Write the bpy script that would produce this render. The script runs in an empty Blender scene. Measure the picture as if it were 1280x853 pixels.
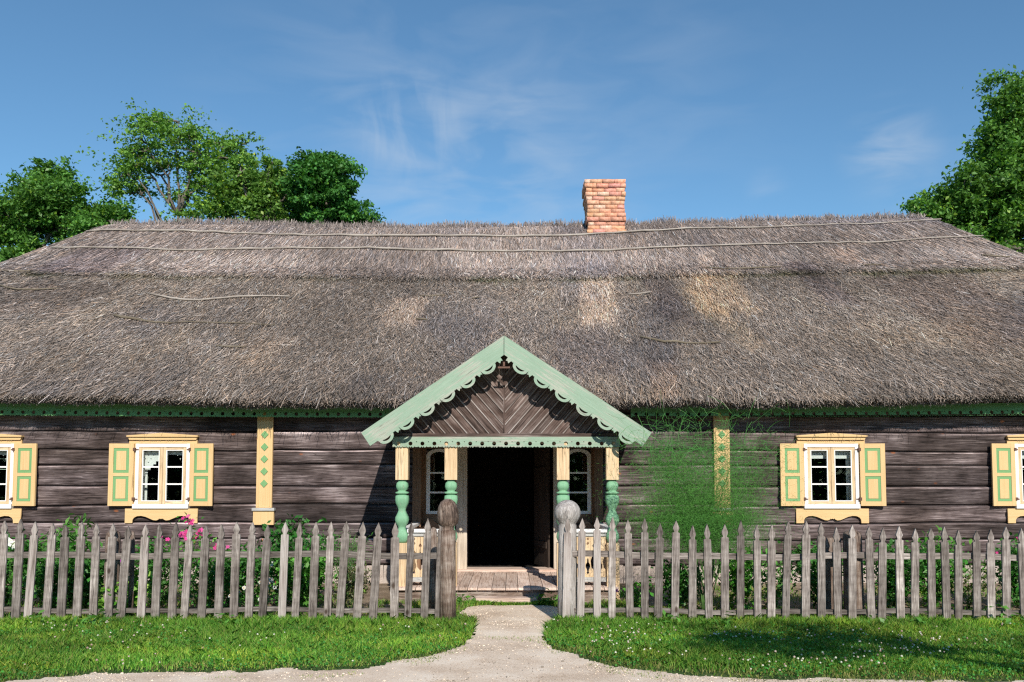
import bpy, math, random
import numpy as np
from mathutils import Vector, Matrix
random.seed(7); RS = np.random.RandomState(11)
S = bpy.context.scene
C = S.collection

# ------------------------------------------------------------ camera, sky, sun, exposure
F = 1100.0; HZ = 600.0; CAMH = 1.7; PITCH = math.radians(3.5)
CY = HZ - F*math.tan(PITCH)
cam = bpy.data.cameras.new('camera'); camo = bpy.data.objects.new('camera', cam); C.objects.link(camo)
cam.sensor_width = 36; cam.lens = F/1280*36
cam.shift_y = (CY-426.5)/1280
cam.clip_end = 3000
camo.location = (0, 0, CAMH); camo.rotation_euler = (math.radians(90)+PITCH, 0, 0)
S.camera = camo
TO_SUN = Vector((0.20, -1, 0.63)).normalized()
sun = bpy.data.lights.new('sun', 'SUN'); sun.energy = 4.6; sun.angle = math.radians(0.5); sun.color = (1, .93, .82)
suno = bpy.data.objects.new('sun', sun); C.objects.link(suno)
suno.rotation_euler = TO_SUN.to_track_quat('Z', 'Y').to_euler(); suno.location = (4, -10, 12)
S.view_settings.view_transform = 'Standard'; S.view_settings.look = 'None'
S.view_settings.exposure = 0.22; S.view_settings.gamma = 1; S.view_settings.use_curve_mapping = False
S.render.engine = 'CYCLES'; S.cycles.use_denoising = False; S.cycles.filter_width = 1.25; S.cycles.max_bounces = 8
W = bpy.data.worlds.new('World'); S.world = W; W.use_nodes = True

def at(px, py, Y):
    a = (px-640)/F; b = (CY-py)/F
    d = Vector((a, math.cos(PITCH)-b*math.sin(PITCH), math.sin(PITCH)+b*math.cos(PITCH)))
    return Vector((0, 0, CAMH)) + d*(Y/d.y)
def gnd(px, py, z=0.0):
    a = (px-640)/F; b = (CY-py)/F
    d = Vector((a, math.cos(PITCH)-b*math.sin(PITCH), math.sin(PITCH)+b*math.cos(PITCH)))
    return Vector((0, 0, CAMH)) + d*((z-CAMH)/d.z)

def build_world():
    nt = W.node_tree; N = nt.nodes; L = nt.links
    bg = N['Background']; bg.inputs[1].default_value = 0.105
    sk = N.new('ShaderNodeTexSky'); sk.sky_type = 'NISHITA'; sk.sun_disc = False
    sk.sun_elevation = math.asin(TO_SUN.z); sk.sun_rotation = math.atan2(TO_SUN.x, TO_SUN.y) % (2*math.pi)
    sk.air_density = 1.0; sk.dust_density = 0.0; sk.ozone_density = 3.0
    tc = N.new('ShaderNodeTexCoord')
    tot = None
    # wisps of cirrus round a few directions
    for (px, py, rad, amt, rot, seed) in ((515, 160, .08, .6, 1.2, 101), (650, 212, .13, .5, .25, 2), (1112, 186, .06, .9, .2, 3), (560, 235, .34, .36, .3, 4), (960, 237, .03, .3, 0, 5), (1160, 255, .10, .22, .1, 6), (830,110,.2,.12,-.35,7)):
        d = (at(px, py, 10)-Vector((0, 0, CAMH))).normalized()
        sub = N.new('ShaderNodeVectorMath'); sub.operation = 'DISTANCE'; sub.inputs[1].default_value = d
        L.new(tc.outputs['Generated'], sub.inputs[0])
        mr = N.new('ShaderNodeMapRange'); mr.interpolation_type = 'SMOOTHSTEP'
        mr.inputs[1].default_value = rad; mr.inputs[2].default_value = 0; mr.inputs[3].default_value = 0; mr.inputs[4].default_value = amt
        L.new(sub.outputs['Value'], mr.inputs[0])
        mp = N.new('ShaderNodeMapping'); mp.inputs['Rotation'].default_value = (0, rot, 0)
        mp.inputs['Scale'].default_value = (5, 5, 16) if seed < 100 else (20, 5, 7); mp.inputs['Location'].default_value = (seed, 0, seed*2)
        L.new(tc.outputs['Generated'], mp.inputs[0])
        nz = N.new('ShaderNodeTexNoise'); nz.inputs['Scale'].default_value = 1.6; nz.inputs['Detail'].default_value = 7; nz.inputs['Distortion'].default_value = .6
        L.new(mp.outputs[0], nz.inputs[0])
        r2 = N.new('ShaderNodeMapRange'); r2.inputs[1].default_value = .42; r2.inputs[2].default_value = .75
        L.new(nz.outputs[0], r2.inputs[0])
        mu = N.new('ShaderNodeMath'); mu.operation = 'MULTIPLY'; L.new(mr.outputs[0], mu.inputs[0]); L.new(r2.outputs[0], mu.inputs[1])
        if tot is None: tot = mu.outputs[0]
        else:
            ad = N.new('ShaderNodeMath'); ad.operation = 'ADD'; L.new(tot, ad.inputs[0]); L.new(mu.outputs[0], ad.inputs[1]); tot = ad.outputs[0]
    mx = N.new('ShaderNodeMix'); mx.data_type = 'RGBA'; mx.clamp_factor = True
    L.new(tot, mx.inputs[0]); hs = N.new('ShaderNodeMix'); hs.data_type = 'RGBA'; hs.blend_type = 'MULTIPLY'; hs.inputs[0].default_value = 1; hs.inputs[7].default_value = (.80, 1.06, 1.10, 1)
    L.new(sk.outputs[0], hs.inputs[6]); L.new(hs.outputs[2], mx.inputs[6]); mx.inputs[7].default_value = (4.6, 5.3, 6.2, 1)
    L.new(mx.outputs[2], bg.inputs[0])
build_world()

# ------------------------------------------------------------ numeric noise
def _h(i, j, k):
    n = (i*374761393 + j*668265263 + k*2147483647) & 0xffffffff
    n = ((n ^ (n >> 13))*1274126177) & 0xffffffff
    return ((n ^ (n >> 16)) & 0xffff)/65535.0
def noise(x, y, seed=0):
    x = np.asarray(x, float); y = np.asarray(y, float)
    xi = np.floor(x).astype(np.int64); yi = np.floor(y).astype(np.int64)
    fx = x-xi; fy = y-yi; fx = fx*fx*(3-2*fx); fy = fy*fy*(3-2*fy)
    a = _h(xi, yi, seed); b = _h(xi+1, yi, seed); c = _h(xi, yi+1, seed); d = _h(xi+1, yi+1, seed)
    return (a*(1-fx)+b*fx)*(1-fy)+(c*(1-fx)+d*fx)*fy
def fbm(x, y, seed=0, o=4):
    t = 0; a = .5; s = 0
    for i in range(o):
        t = t+a*noise(np.asarray(x)*2**i, np.asarray(y)*2**i, seed+i*17); s += a; a *= .5
    return t/s

# ------------------------------------------------------------ objects
def props(o, label=None, cat=None, group=None, kind=None):
    if label: o['label'] = label
    if cat: o['category'] = cat
    if group: o['group'] = group
    if kind: o['kind'] = kind
    return o
def empty(name, loc=(0, 0, 0), rz=0, **kw):
    o = bpy.data.objects.new(name, None); C.objects.link(o); o.location = loc; o.rotation_euler = (0, 0, rz); o.empty_display_size = .2
    return props(o, **kw)
def link(name, me, mats, parent=None, smooth=False):
    o = bpy.data.objects.new(name, me); C.objects.link(o)
    if not isinstance(mats, (list, tuple)): mats = [mats]
    for m in mats: me.materials.append(m)
    if parent: o.parent = parent
    if smooth: me.shade_smooth() if hasattr(me, 'shade_smooth') else None
    return o
def npmesh(name, V, k, mats, parent=None, col=None, faces=None, smooth=False, grain=None):
    """V: (n,3); k verts per face in order, or faces (m,k)"""
    V = np.asarray(V, np.float32)
    if faces is None: faces = np.arange(len(V)).reshape(-1, k)
    faces = np.asarray(faces, np.int32); m, k = faces.shape
    me = bpy.data.meshes.new(name)
    me.vertices.add(len(V)); me.vertices.foreach_set('co', V.ravel())
    me.loops.add(m*k); me.loops.foreach_set('vertex_index', faces.ravel())
    me.polygons.add(m); me.polygons.foreach_set('loop_start', np.arange(0, m*k, k, dtype=np.int32))
    me.polygons.foreach_set('loop_total', np.full(m, k, np.int32))
    if smooth: me.polygons.foreach_set('use_smooth', np.ones(m, bool))
    me.update(calc_edges=True)
    if col is not None:
        a = me.attributes.new('tint', 'FLOAT_COLOR', 'POINT')
        c4 = np.ones((len(V), 4), np.float32); c4[:, :3] = col; a.data.foreach_set('color', c4.ravel())
    if grain is not None:
        a = me.attributes.new('grain', 'FLOAT_VECTOR', 'POINT'); a.data.foreach_set('vector', np.asarray(grain, np.float32).ravel())
    return link(name, me, mats, parent)

class MB:
    def __init__(s): s.v = []; s.f = []; s.m = []; s.g = []; s.sm = []
    def add(s, vs, fs, mi=0, M=None, grain=None, smooth=False):
        off = len(s.v)
        go = Vector((random.random()*50, random.random()*50, random.random()*50))
        for i, v in enumerate(vs):
            v = Vector(v); s.g.append((grain[i] if grain else v)+go if not grain else Vector(grain[i])+go)
            s.v.append(M @ v if M else v)
        for f in fs: s.f.append([off+i for i in f]); s.m.append(mi); s.sm.append(smooth)
    def box(s, x0, x1, y0, y1, z0, z1, mi=0, M=None, ax='z', jit=0):
        vs = [Vector((x, y, z)) for z in (z0, z1) for y in (y0, y1) for x in (x0, x1)]
        if jit: vs = [v+Vector([random.uniform(-jit, jit) for _ in range(3)]) for v in vs]
        g = [(v.z, v.x, v.y) if ax == 'z' else ((v.x, v.z, v.y) if ax == 'x' else (v.y, v.x, v.z)) for v in vs]
        s.add(vs, [(0, 2, 3, 1), (4, 5, 7, 6), (0, 1, 5, 4), (2, 6, 7, 3), (0, 4, 6, 2), (1, 3, 7, 5)], mi, M, g)
    def prism(s, pts, y0, y1, mi=0, M=None, along=(0, 1)):
        """convex or simple polygon in the xz plane, extruded along y; along: grain direction in (x,z)"""
        n = len(pts); vs = [(p[0], y0, p[1]) for p in pts]+[(p[0], y1, p[1]) for p in pts]
        a = along; g = [(v[0]*a[0]+v[2]*a[1], -v[0]*a[1]+v[2]*a[0], v[1]) for v in vs]
        ar = sum(pts[i][0]*pts[(i+1) % n][1]-pts[(i+1) % n][0]*pts[i][1] for i in range(n))
        fr = list(range(n)); bk = [n+i for i in reversed(range(n))]
        sides = [(i, n+i, n+(i+1) % n, (i+1) % n) for i in range(n)]
        if ar < 0: fr = fr[::-1]; bk = bk[::-1]; sides = [q[::-1] for q in sides]
        s.add(vs, [fr, bk]+sides, mi, M, g)
    def lathe(s, prof, cx, cy, mi=0, seg=16, sq=1.0, wob=0, M=None):
        vs = []; g = []; ph = random.random()*6
        for (r, z) in prof:
            for i in range(seg):
                a = 2*math.pi*(i+.5)/seg; c_, s_ = math.cos(a), math.sin(a)
                if sq != 1: k = (abs(c_)**sq+abs(s_)**sq)**(-1/sq)
                else: k = 1
                rr = r*k*(1+wob*math.sin(3*a+ph)*.5+wob*math.sin(5*a+z*3+ph))
                vs.append((cx+rr*c_, cy+rr*s_, z)); g.append((z, rr*c_, rr*s_))
        fs = [(j*seg+i, j*seg+(i+1) % seg, (j+1)*seg+(i+1) % seg, (j+1)*seg+i) for j in range(len(prof)-1) for i in range(seg)]
        fs += [list(reversed(range(seg))), [(len(prof)-1)*seg+i for i in range(seg)]]
        s.add(vs, fs, mi, M, g, True)
    def tube(s, P, R, mi=0, seg=7):
        P = [Vector(p) for p in P]; vs = []; g = []; L = 0
        for i, p in enumerate(P):
            t = (P[min(i+1, len(P)-1)]-P[max(i-1, 0)]).normalized()
            u = t.orthogonal().normalized() if i == 0 else (u-t*u.dot(t)).normalized()
            w = t.cross(u); r = R[i] if isinstance(R, (list, tuple)) else R
            if i: L += (p-P[i-1]).length
            for k in range(seg):
                a = 2*math.pi*k/seg; vs.append(p+u*math.cos(a)*r+w*math.sin(a)*r); g.append((L, a*.05, 0))
        n = len(P)
        fs = [(j*seg+i, j*seg+(i+1) % seg, (j+1)*seg+(i+1) % seg, (j+1)*seg+i) for j in range(n-1) for i in range(seg)]
        fs += [list(reversed(range(seg))), [(n-1)*seg+i for i in range(seg)]]
        s.add(vs, fs, mi, None, g, True)
    def build(s, name, mats, parent=None):
        me = bpy.data.meshes.new(name); me.from_pydata([tuple(v) for v in s.v], [], s.f)
        me.polygons.foreach_set('material_index', s.m); me.polygons.foreach_set('use_smooth', s.sm)
        a = me.attributes.new('grain', 'FLOAT_VECTOR', 'POINT'); a.data.foreach_set('vector', np.array([tuple(g) for g in s.g], np.float32).ravel())
        return link(name, me, mats, parent)

def cutboard(name, outer, holes, thick, M, mats, parent, along='x'):
    """fretwork board: filled outline with holes, extruded; curve plane -> M"""
    cu = bpy.data.curves.new('fret', 'CURVE'); cu.dimensions = '2D'; cu.fill_mode = 'BOTH'; cu.extrude = thick/2
    for pts in [outer]+holes:
        sp = cu.splines.new('POLY'); sp.points.add(len(pts)-1); sp.use_cyclic_u = True
        sp.points.foreach_set('co', np.array([(p[0], p[1], 0, 1) for p in pts], np.float32).ravel())
    o = bpy.data.objects.new('fret', cu); C.objects.link(o)
    bpy.context.view_layer.update()
    me = bpy.data.meshes.new_from_object(o.evaluated_get(bpy.context.evaluated_depsgraph_get()))
    bpy.data.objects.remove(o); bpy.data.curves.remove(cu)
    n = len(me.vertices); co = np.zeros(n*3, np.float32); me.vertices.foreach_get('co', co); co = co.reshape(-1, 3)
    g = co.copy() if along == 'x' else co[:, [1, 0, 2]]
    g = g + RS.rand(3)*40
    a = me.attributes.new('grain', 'FLOAT_VECTOR', 'POINT'); a.data.foreach_set('vector', g.astype(np.float32).ravel())
    me.transform(M); me.name = name; me.materials.clear()
    return link(name, me, mats, parent)
def circ(cx, cy, r, n=12, ry=None):
    return [(cx+r*math.cos(2*math.pi*i/n), cy+(ry or r)*math.sin(2*math.pi*i/n)) for i in range(n)]
XZ = Matrix(((1, 0, 0, 0), (0, 0, -1, 0), (0, 1, 0, 0), (0, 0, 0, 1)))   # curve xy -> world xz, facing -y

# ------------------------------------------------------------ materials
def newmat(name):
    m = bpy.data.materials.new(name); m.use_nodes = True; nt = m.node_tree
    return m, nt.nodes, nt.links, nt.nodes['Principled BSDF']
def ramp(N, stops):
    r = N.new('ShaderNodeValToRGB'); e = r.color_ramp.elements
    while len(e) < len(stops): e.new(.5)
    for i, (p, c) in enumerate(stops): e[i].position = p; e[i].color = (*c, 1)
    return r
def woodmat(name, stops, scale=(1.2, 26, 26), rough=.85, bump=.35, paint=None, wear=.5, knots=None, big=None, bumpdist=.004, tone=0, crack=.55, edge=False):
    """weathered wood along 'grain' x; paint = (colour, colour2) worn off by noise"""
    m, N, L, B = newmat(name)
    at_ = N.new('ShaderNodeAttribute'); at_.attribute_name = 'grain'
    mp = N.new('ShaderNodeMapping'); mp.inputs['Scale'].default_value = scale; L.new(at_.outputs['Vector'], mp.inputs[0])
    n1 = N.new('ShaderNodeTexNoise'); n1.inputs['Scale'].default_value = 1.5; n1.inputs['Detail'].default_value = 8; n1.inputs['Roughness'].default_value = .7; n1.inputs['Distortion'].default_value = .5
    L.new(mp.outputs[0], n1.inputs[0])
    n2 = N.new('ShaderNodeTexNoise'); n2.inputs['Scale'].default_value = 2.2; n2.inputs['Detail'].default_value = 5
    L.new(at_.outputs['Vector'], n2.inputs[0])
    ad = N.new('ShaderNodeMath'); ad.operation = 'MULTIPLY_ADD'; ad.inputs[1].default_value = .5
    L.new(n2.outputs[0], ad.inputs[0]); L.new(n1.outputs[0], ad.inputs[2])
    sb = N.new('ShaderNodeMath'); sb.operation = 'SUBTRACT'; sb.inputs[1].default_value = .25; L.new(ad.outputs[0], sb.inputs[0])
    r = ramp(N, stops); L.new(sb.outputs[0], r.inputs[0]); col = r.outputs[0]
    if knots:
        vo = N.new('ShaderNodeTexVoronoi'); vo.inputs['Scale'].default_value = 1
        mk = N.new('ShaderNodeMapping'); mk.inputs['Scale'].default_value = (2.0, 4.0, .001); L.new(at_.outputs['Vector'], mk.inputs[0]); L.new(mk.outputs[0], vo.inputs[0])
        kr = ramp(N, [(0, (1, 1, 1)), (.045, (1, 1, 1)), (.10, (0, 0, 0)), (1, (0, 0, 0))]); L.new(vo.outputs['Distance'], kr.inputs[0])
        mx = N.new('ShaderNodeMix'); mx.data_type = 'RGBA'; L.new(kr.outputs[0], mx.inputs[0]); L.new(col, mx.inputs[6]); mx.inputs[7].default_value = (*knots, 1); col = mx.outputs[2]
    if crack:
        mc = N.new('ShaderNodeMapping'); mc.inputs['Scale'].default_value = (scale[0]*.55, scale[1]*.62, scale[2]*.62); L.new(at_.outputs['Vector'], mc.inputs[0])
        nc = N.new('ShaderNodeTexNoise'); nc.inputs['Scale'].default_value = 1.0; nc.inputs['Detail'].default_value = 3; L.new(mc.outputs[0], nc.inputs[0])
        rc_ = ramp(N, [(.485, (1, 1, 1)), (.50, (1-crack,)*3), (.515, (1, 1, 1)), (.60, (1, 1, 1)), (.612, (1-crack*.7,)*3), (.625, (1, 1, 1))]); L.new(nc.outputs[0], rc_.inputs[0])
        mx = N.new('ShaderNodeMix'); mx.data_type = 'RGBA'; mx.blend_type = 'MULTIPLY'; mx.inputs[0].default_value = 1
        L.new(col, mx.inputs[6]); L.new(rc_.outputs[0], mx.inputs[7]); col = mx.outputs[2]
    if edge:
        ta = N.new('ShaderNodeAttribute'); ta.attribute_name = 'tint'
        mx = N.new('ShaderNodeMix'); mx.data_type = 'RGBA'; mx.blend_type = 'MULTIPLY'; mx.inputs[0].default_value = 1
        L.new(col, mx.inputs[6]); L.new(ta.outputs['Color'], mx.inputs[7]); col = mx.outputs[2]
    if tone:   # boards and logs differ from one another
        mt = N.new('ShaderNodeMapping'); mt.inputs['Scale'].default_value = (.12, .5, .9); L.new(at_.outputs['Vector'], mt.inputs[0])
        nt_ = N.new('ShaderNodeTexNoise'); nt_.inputs['Scale'].default_value = 1.0; nt_.inputs['Detail'].default_value = 1; L.new(mt.outputs[0], nt_.inputs[0])
        rt = ramp(N, [(.32, (1-tone, 1-tone, 1-tone)), (.68, (1+tone, 1+tone, 1+tone*1.05))]); L.new(nt_.outputs[0], rt.inputs[0])
        mx = N.new('ShaderNodeMix'); mx.data_type = 'RGBA'; mx.blend_type = 'MULTIPLY'; mx.inputs[0].default_value = 1
        L.new(col, mx.inputs[6]); L.new(rt.outputs[0], mx.inputs[7]); col = mx.outputs[2]
    if big:
        tc = N.new('ShaderNodeTexCoord'); nb = N.new('ShaderNodeTexNoise'); nb.inputs['Scale'].default_value = big[0]; nb.inputs['Detail'].default_value = 3
        mb = N.new('ShaderNodeMapping'); mb.inputs['Scale'].default_value = (1, 1, 3); L.new(tc.outputs['Object'], mb.inputs[0]); L.new(mb.outputs[0], nb.inputs[0])
        rb = ramp(N, [(.35, big[1]), (.65, big[2])]); L.new(nb.outputs[0], rb.inputs[0])
        mx = N.new('ShaderNodeMix'); mx.data_type = 'RGBA'; mx.blend_type = 'MULTIPLY'; mx.inputs[0].default_value = 1
        L.new(col, mx.inputs[6]); L.new(rb.outputs[0], mx.inputs[7]); col = mx.outputs[2]
    if paint:
        pr = ramp(N, [(.3, paint[0]), (.7, paint[1])]); L.new(n1.outputs[0], pr.inputs[0])
        wr = ramp(N, [(max(0, wear-.06), (0, 0, 0)), (wear+.02, (1, 1, 1))]); L.new(sb.outputs[0], wr.inputs[0])
        mx = N.new('ShaderNodeMix'); mx.data_type = 'RGBA'; L.new(wr.outputs[0], mx.inputs[0]); L.new(col, mx.inputs[6]); L.new(pr.outputs[0], mx.inputs[7]); col = mx.outputs[2]
    L.new(col, B.inputs['Base Color']); B.inputs['Roughness'].default_value = rough
    B.inputs['Specular IOR Level'].default_value = .25
    bp = N.new('ShaderNodeBump'); bp.inputs['Strength'].default_value = bump; bp.inputs['Distance'].default_value = bumpdist*2
    L.new(n1.outputs[0], bp.inputs['Height']); L.new(bp.outputs[0], B.inputs['Normal'])
    return m
def tintmat(name, rough=.8, trans=0, spec=.3, sat=None):
    """colour per blade / leaf / straw from the mesh, with optional light passing through"""
    m, N, L, B = newmat(name)
    a = N.new('ShaderNodeAttribute'); a.attribute_name = 'tint'
    L.new(a.outputs['Color'], B.inputs['Base Color']); B.inputs['Roughness'].default_value = rough; B.inputs['Specular IOR Level'].default_value = spec
    if trans:
        t = N.new('ShaderNodeBsdfTranslucent'); ms = N.new('ShaderNodeMixShader'); ms.inputs[0].default_value = trans
        mm = N.new('ShaderNodeMix'); mm.data_type = 'RGBA'; mm.blend_type = 'MULTIPLY'; mm.inputs[0].default_value = 1; mm.inputs[7].default_value = (1.25, 1.35, .5, 1)
        L.new(a.outputs['Color'], mm.inputs[6]); L.new(mm.outputs[2], t.inputs[0])
        L.new(B.outputs[0], ms.inputs[1]); L.new(t.outputs[0], ms.inputs[2]); L.new(ms.outputs[0], N['Material Output'].inputs[0])
    return m
def plain(name, c, rough=.6, noise_amt=.15, scale=12, spec=.4):
    m, N, L, B = newmat(name)
    tc = N.new('ShaderNodeTexCoord'); n = N.new('ShaderNodeTexNoise'); n.inputs['Scale'].default_value = scale; n.inputs['Detail'].default_value = 6
    L.new(tc.outputs['Object'], n.inputs[0])
    r = ramp(N, [(.3, tuple(x*(1-noise_amt) for x in c)), (.7, tuple(min(1, x*(1+noise_amt)) for x in c))]); L.new(n.outputs[0], r.inputs[0]); L.new(r.outputs[0], B.inputs['Base Color'])
    B.inputs['Roughness'].default_value = rough; B.inputs['Specular IOR Level'].default_value = spec
    return m
def earth(name, stops, scale, bump, dist=.02, fine=60):
    m, N, L, B = newmat(name)
    tc = N.new('ShaderNodeTexCoord')
    n = N.new('ShaderNodeTexNoise'); n.inputs['Scale'].default_value = scale; n.inputs['Detail'].default_value = 8; n.inputs['Roughness'].default_value = .6; L.new(tc.outputs['Object'], n.inputs[0])
    n2 = N.new('ShaderNodeTexNoise'); n2.inputs['Scale'].default_value = fine; n2.inputs['Detail'].default_value = 4; L.new(tc.outputs['Object'], n2.inputs[0])
    a = N.new('ShaderNodeMath'); a.operation = 'MULTIPLY_ADD'; a.inputs[1].default_value = .45; L.new(n2.outputs[0], a.inputs[0])
    b = N.new('ShaderNodeMath'); b.operation = 'MULTIPLY'; b.inputs[1].default_value = .55; L.new(n.outputs[0], b.inputs[0]); L.new(b.outputs[0], a.inputs[2])
    r = ramp(N, stops); L.new(a.outputs[0], r.inputs[0]); L.new(r.outputs[0], B.inputs['Base Color'])
    B.inputs['Roughness'].default_value = .95; B.inputs['Specular IOR Level'].default_value = .1
    bp = N.new('ShaderNodeBump'); bp.inputs['Strength'].default_value = bump; bp.inputs['Distance'].default_value = dist; L.new(a.outputs[0], bp.inputs['Height']); L.new(bp.outputs[0], B.inputs['Normal'])
    return m

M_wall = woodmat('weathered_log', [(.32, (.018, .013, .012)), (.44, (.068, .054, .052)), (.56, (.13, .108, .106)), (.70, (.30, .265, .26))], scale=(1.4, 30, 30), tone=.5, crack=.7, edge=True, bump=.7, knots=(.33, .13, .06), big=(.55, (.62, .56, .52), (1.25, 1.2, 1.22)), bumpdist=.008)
M_wall2 = woodmat('rear_log', [(.32, (.018, .013, .012)), (.44, (.068, .054, .052)), (.56, (.13, .108, .106)), (.70, (.30, .265, .26))], scale=(1.4, 30, 30), tone=.5, bump=.7)
M_silver = woodmat('silver_post', [(.3, (.12, .10, .09)), (.43, (.30, .27, .255)), (.56, (.44, .41, .395)), (.7, (.58, .55, .53))], scale=(2.2, 26, 26), bump=1, crack=.7, bumpdist=.008)
M_fence = woodmat('silver_grey_wood', [(.30, (.055, .045, .04)), (.42, (.18, .155, .145)), (.55, (.27, .24, .225)), (.70, (.50, .46, .44))], scale=(1.9, 34, 34), bump=.8, knots=(.07, .05, .04), tone=.35, big=(4, (.72, .69, .66), (1.15, 1.13, 1.1)))
M_post = woodmat('brown_grey_log', [(.32, (.05, .036, .03)), (.44, (.19, .145, .12)), (.56, (.31, .26, .225)), (.7, (.46, .42, .39))], scale=(2.2, 30, 30), bump=1, knots=(.12, .07, .05), big=(4, (.7, .6, .55), (1.15, 1.12, 1.1)), bumpdist=.01)
M_gable = woodmat('gable_board', [(.32, (.034, .025, .022)), (.44, (.095, .07, .062)), (.56, (.165, .13, .12)), (.7, (.32, .285, .27))], scale=(1.0, 28, 28), bump=.5, tone=.35, big=(1.6, (.7, .58, .52), (1.2, 1.15, 1.12)))
M_frame = woodmat('brown_frame_wood', [(.2, (.10, .055, .03)), (.5, (.22, .13, .08)), (.8, (.34, .22, .14))], bump=.3)
M_jamb = woodmat('pale_jamb_wood', [(.2, (.34, .28, .22)), (.5, (.56, .48, .39)), (.8, (.7, .63, .54))], bump=.3)
M_floor = woodmat('worn_floor_board', [(.32, (.38, .26, .20)), (.5, (.64, .49, .41)), (.7, (.74, .61, .53))], bump=.4, tone=.2)
M_yellow = woodmat('yellow_paint', [(.2, (.30, .19, .09)), (.8, (.55, .38, .2))], bump=.25, paint=((.62, .41, .19), (.74, .52, .27)), wear=.30, rough=.6)
M_yellow2 = woodmat('bare_yellow_wood', [(.3, (.48, .33, .19)), (.5, (.66, .48, .29)), (.7, (.76, .60, .40))], bump=.3, rough=.7)
M_green = woodmat('leaf_green_paint', [(.2, (.2, .25, .15)), (.8, (.4, .42, .3))], bump=.25, paint=((.15, .33, .13), (.21, .40, .18)), wear=.30, rough=.6)
M_dgreen = woodmat('dark_green_paint', [(.2, (.1, .15, .08)), (.8, (.3, .35, .25))], bump=.3, paint=((.10, .28, .10), (.20, .42, .19)), wear=.3, rough=.6)
M_pgreen = woodmat('faded_green_paint', [(.2, (.26, .30, .24)), (.5, (.45, .46, .39)), (.8, (.6, .6, .53))], bump=.4, paint=((.19, .30, .21), (.32, .42, .325)), wear=.47, rough=.7, big=(1.5, (.86, .92, .88), (1.08, 1.04, 1.05)))
M_bgreen = woodmat('baluster_green_paint', [(.2, (.3, .33, .24)), (.8, (.5, .5, .4))], bump=.4, paint=((.14, .34, .19), (.24, .44, .28)), wear=.36, rough=.6)
M_white = woodmat('white_paint', [(.2, (.5, .48, .45)), (.8, (.7, .68, .64))], bump=.15, paint=((.78, .77, .76), (.84, .83, .82)), wear=.2, rough=.5, crack=0)
M_cap = woodmat('grey_board', [(.2, (.3, .29, .28)), (.8, (.6, .6, .58))], bump=.3)
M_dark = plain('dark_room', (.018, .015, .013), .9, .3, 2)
M_ddoor = woodmat('old_dark_door', [(.3, (.02, .014, .011)), (.7, (.07, .05, .04))], bump=.3)
M_cap2 = woodmat('worn_batten', [(.3, (.13, .10, .09)), (.5, (.27, .225, .205)), (.7, (.42, .37, .35))], bump=.3)
M_plank = woodmat('roof_board', [(.2, (.12, .1, .09)), (.8, (.35, .31, .28))])
M_curt = plain('white_lace', (.85, .85, .85), .8, .04, 30)
M_iron = plain('rusty_iron', (.12, .06, .04), .7, .3, 40)
M_stone = earth('field_stone', [(.3, (.22, .18, .16)), (.5, (.42, .35, .31)), (.75, (.58, .52, .47))], 5, .5, .02)
M_straw = tintmat('straw', .75, 0, .25)
M_leaf = tintmat('leaf', .45, .28, .35)
M_needle = tintmat('fine_foliage', .6, .3, .2)
M_grass = tintmat('grass_blade', .5, .35, .3)
M_petal = tintmat('petal', .6, .3, .2)
M_bark = woodmat('bark', [(.2, (.06, .05, .04)), (.5, (.17, .145, .12)), (.8, (.3, .27, .23))], scale=(2, 20, 20), bump=1, bumpdist=.02)
M_stick = woodmat('bleached_stick', [(.3, (.16, .13, .11)), (.5, (.38, .33, .29)), (.7, (.56, .51, .46))], scale=(2, 30, 30), bump=.5)
M_dstick = woodmat('dark_stick', [(.2, (.07, .055, .04)), (.5, (.17, .14, .10)), (.8, (.33, .28, .22))], scale=(2, 30, 30), bump=.5)
M_mortar = plain('lime_mortar', (.40, .29, .23), .95, .2, 30)
M_lawn = earth('lawn_soil', [(.3, (.035, .06, .02)), (.5, (.06, .105, .03)), (.7, (.11, .13, .05))], 1.3, .5)
M_soil = earth('garden_soil', [(.3, (.10, .075, .05)), (.47, (.22, .165, .115)), (.62, (.42, .33, .25))], 3, .8, .05)
M_path = earth('pale_gravel', [(.34, (.40, .29, .20)), (.44, (.60, .47, .36)), (.53, (.72, .59, .47)), (.62, (.82, .71, .59))], 1.6, 1.0, .012, 75)
def brickmat():
    m, N, L, B = newmat('orange_brick')
    a = N.new('ShaderNodeAttribute'); a.attribute_name = 'tint'
    tc = N.new('ShaderNodeTexCoord'); n = N.new('ShaderNodeTexNoise'); n.inputs['Scale'].default_value = 22; n.inputs['Detail'].default_value = 6; L.new(tc.outputs['Object'], n.inputs[0])
    r = ramp(N, [(.3, (.72, .62, .56)), (.6, (1.05, 1.05, 1.05)), (.75, (1.12, 1.2, 1.2))]); L.new(n.outputs[0], r.inputs[0])
    mx = N.new('ShaderNodeMix'); mx.data_type = 'RGBA'; mx.blend_type = 'MULTIPLY'; mx.inputs[0].default_value = 1; L.new(a.outputs['Color'], mx.inputs[6]); L.new(r.outputs[0], mx.inputs[7])
    L.new(mx.outputs[2], B.inputs['Base Color']); B.inputs['Roughness'].default_value = .9
    bp = N.new('ShaderNodeBump'); bp.inputs['Strength'].default_value = .5; bp.inputs['Distance'].default_value = .01; L.new(n.outputs[0], bp.inputs['Height']); L.new(bp.outputs[0], B.inputs['Normal'])
    return m
M_brick = brickmat()
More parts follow.
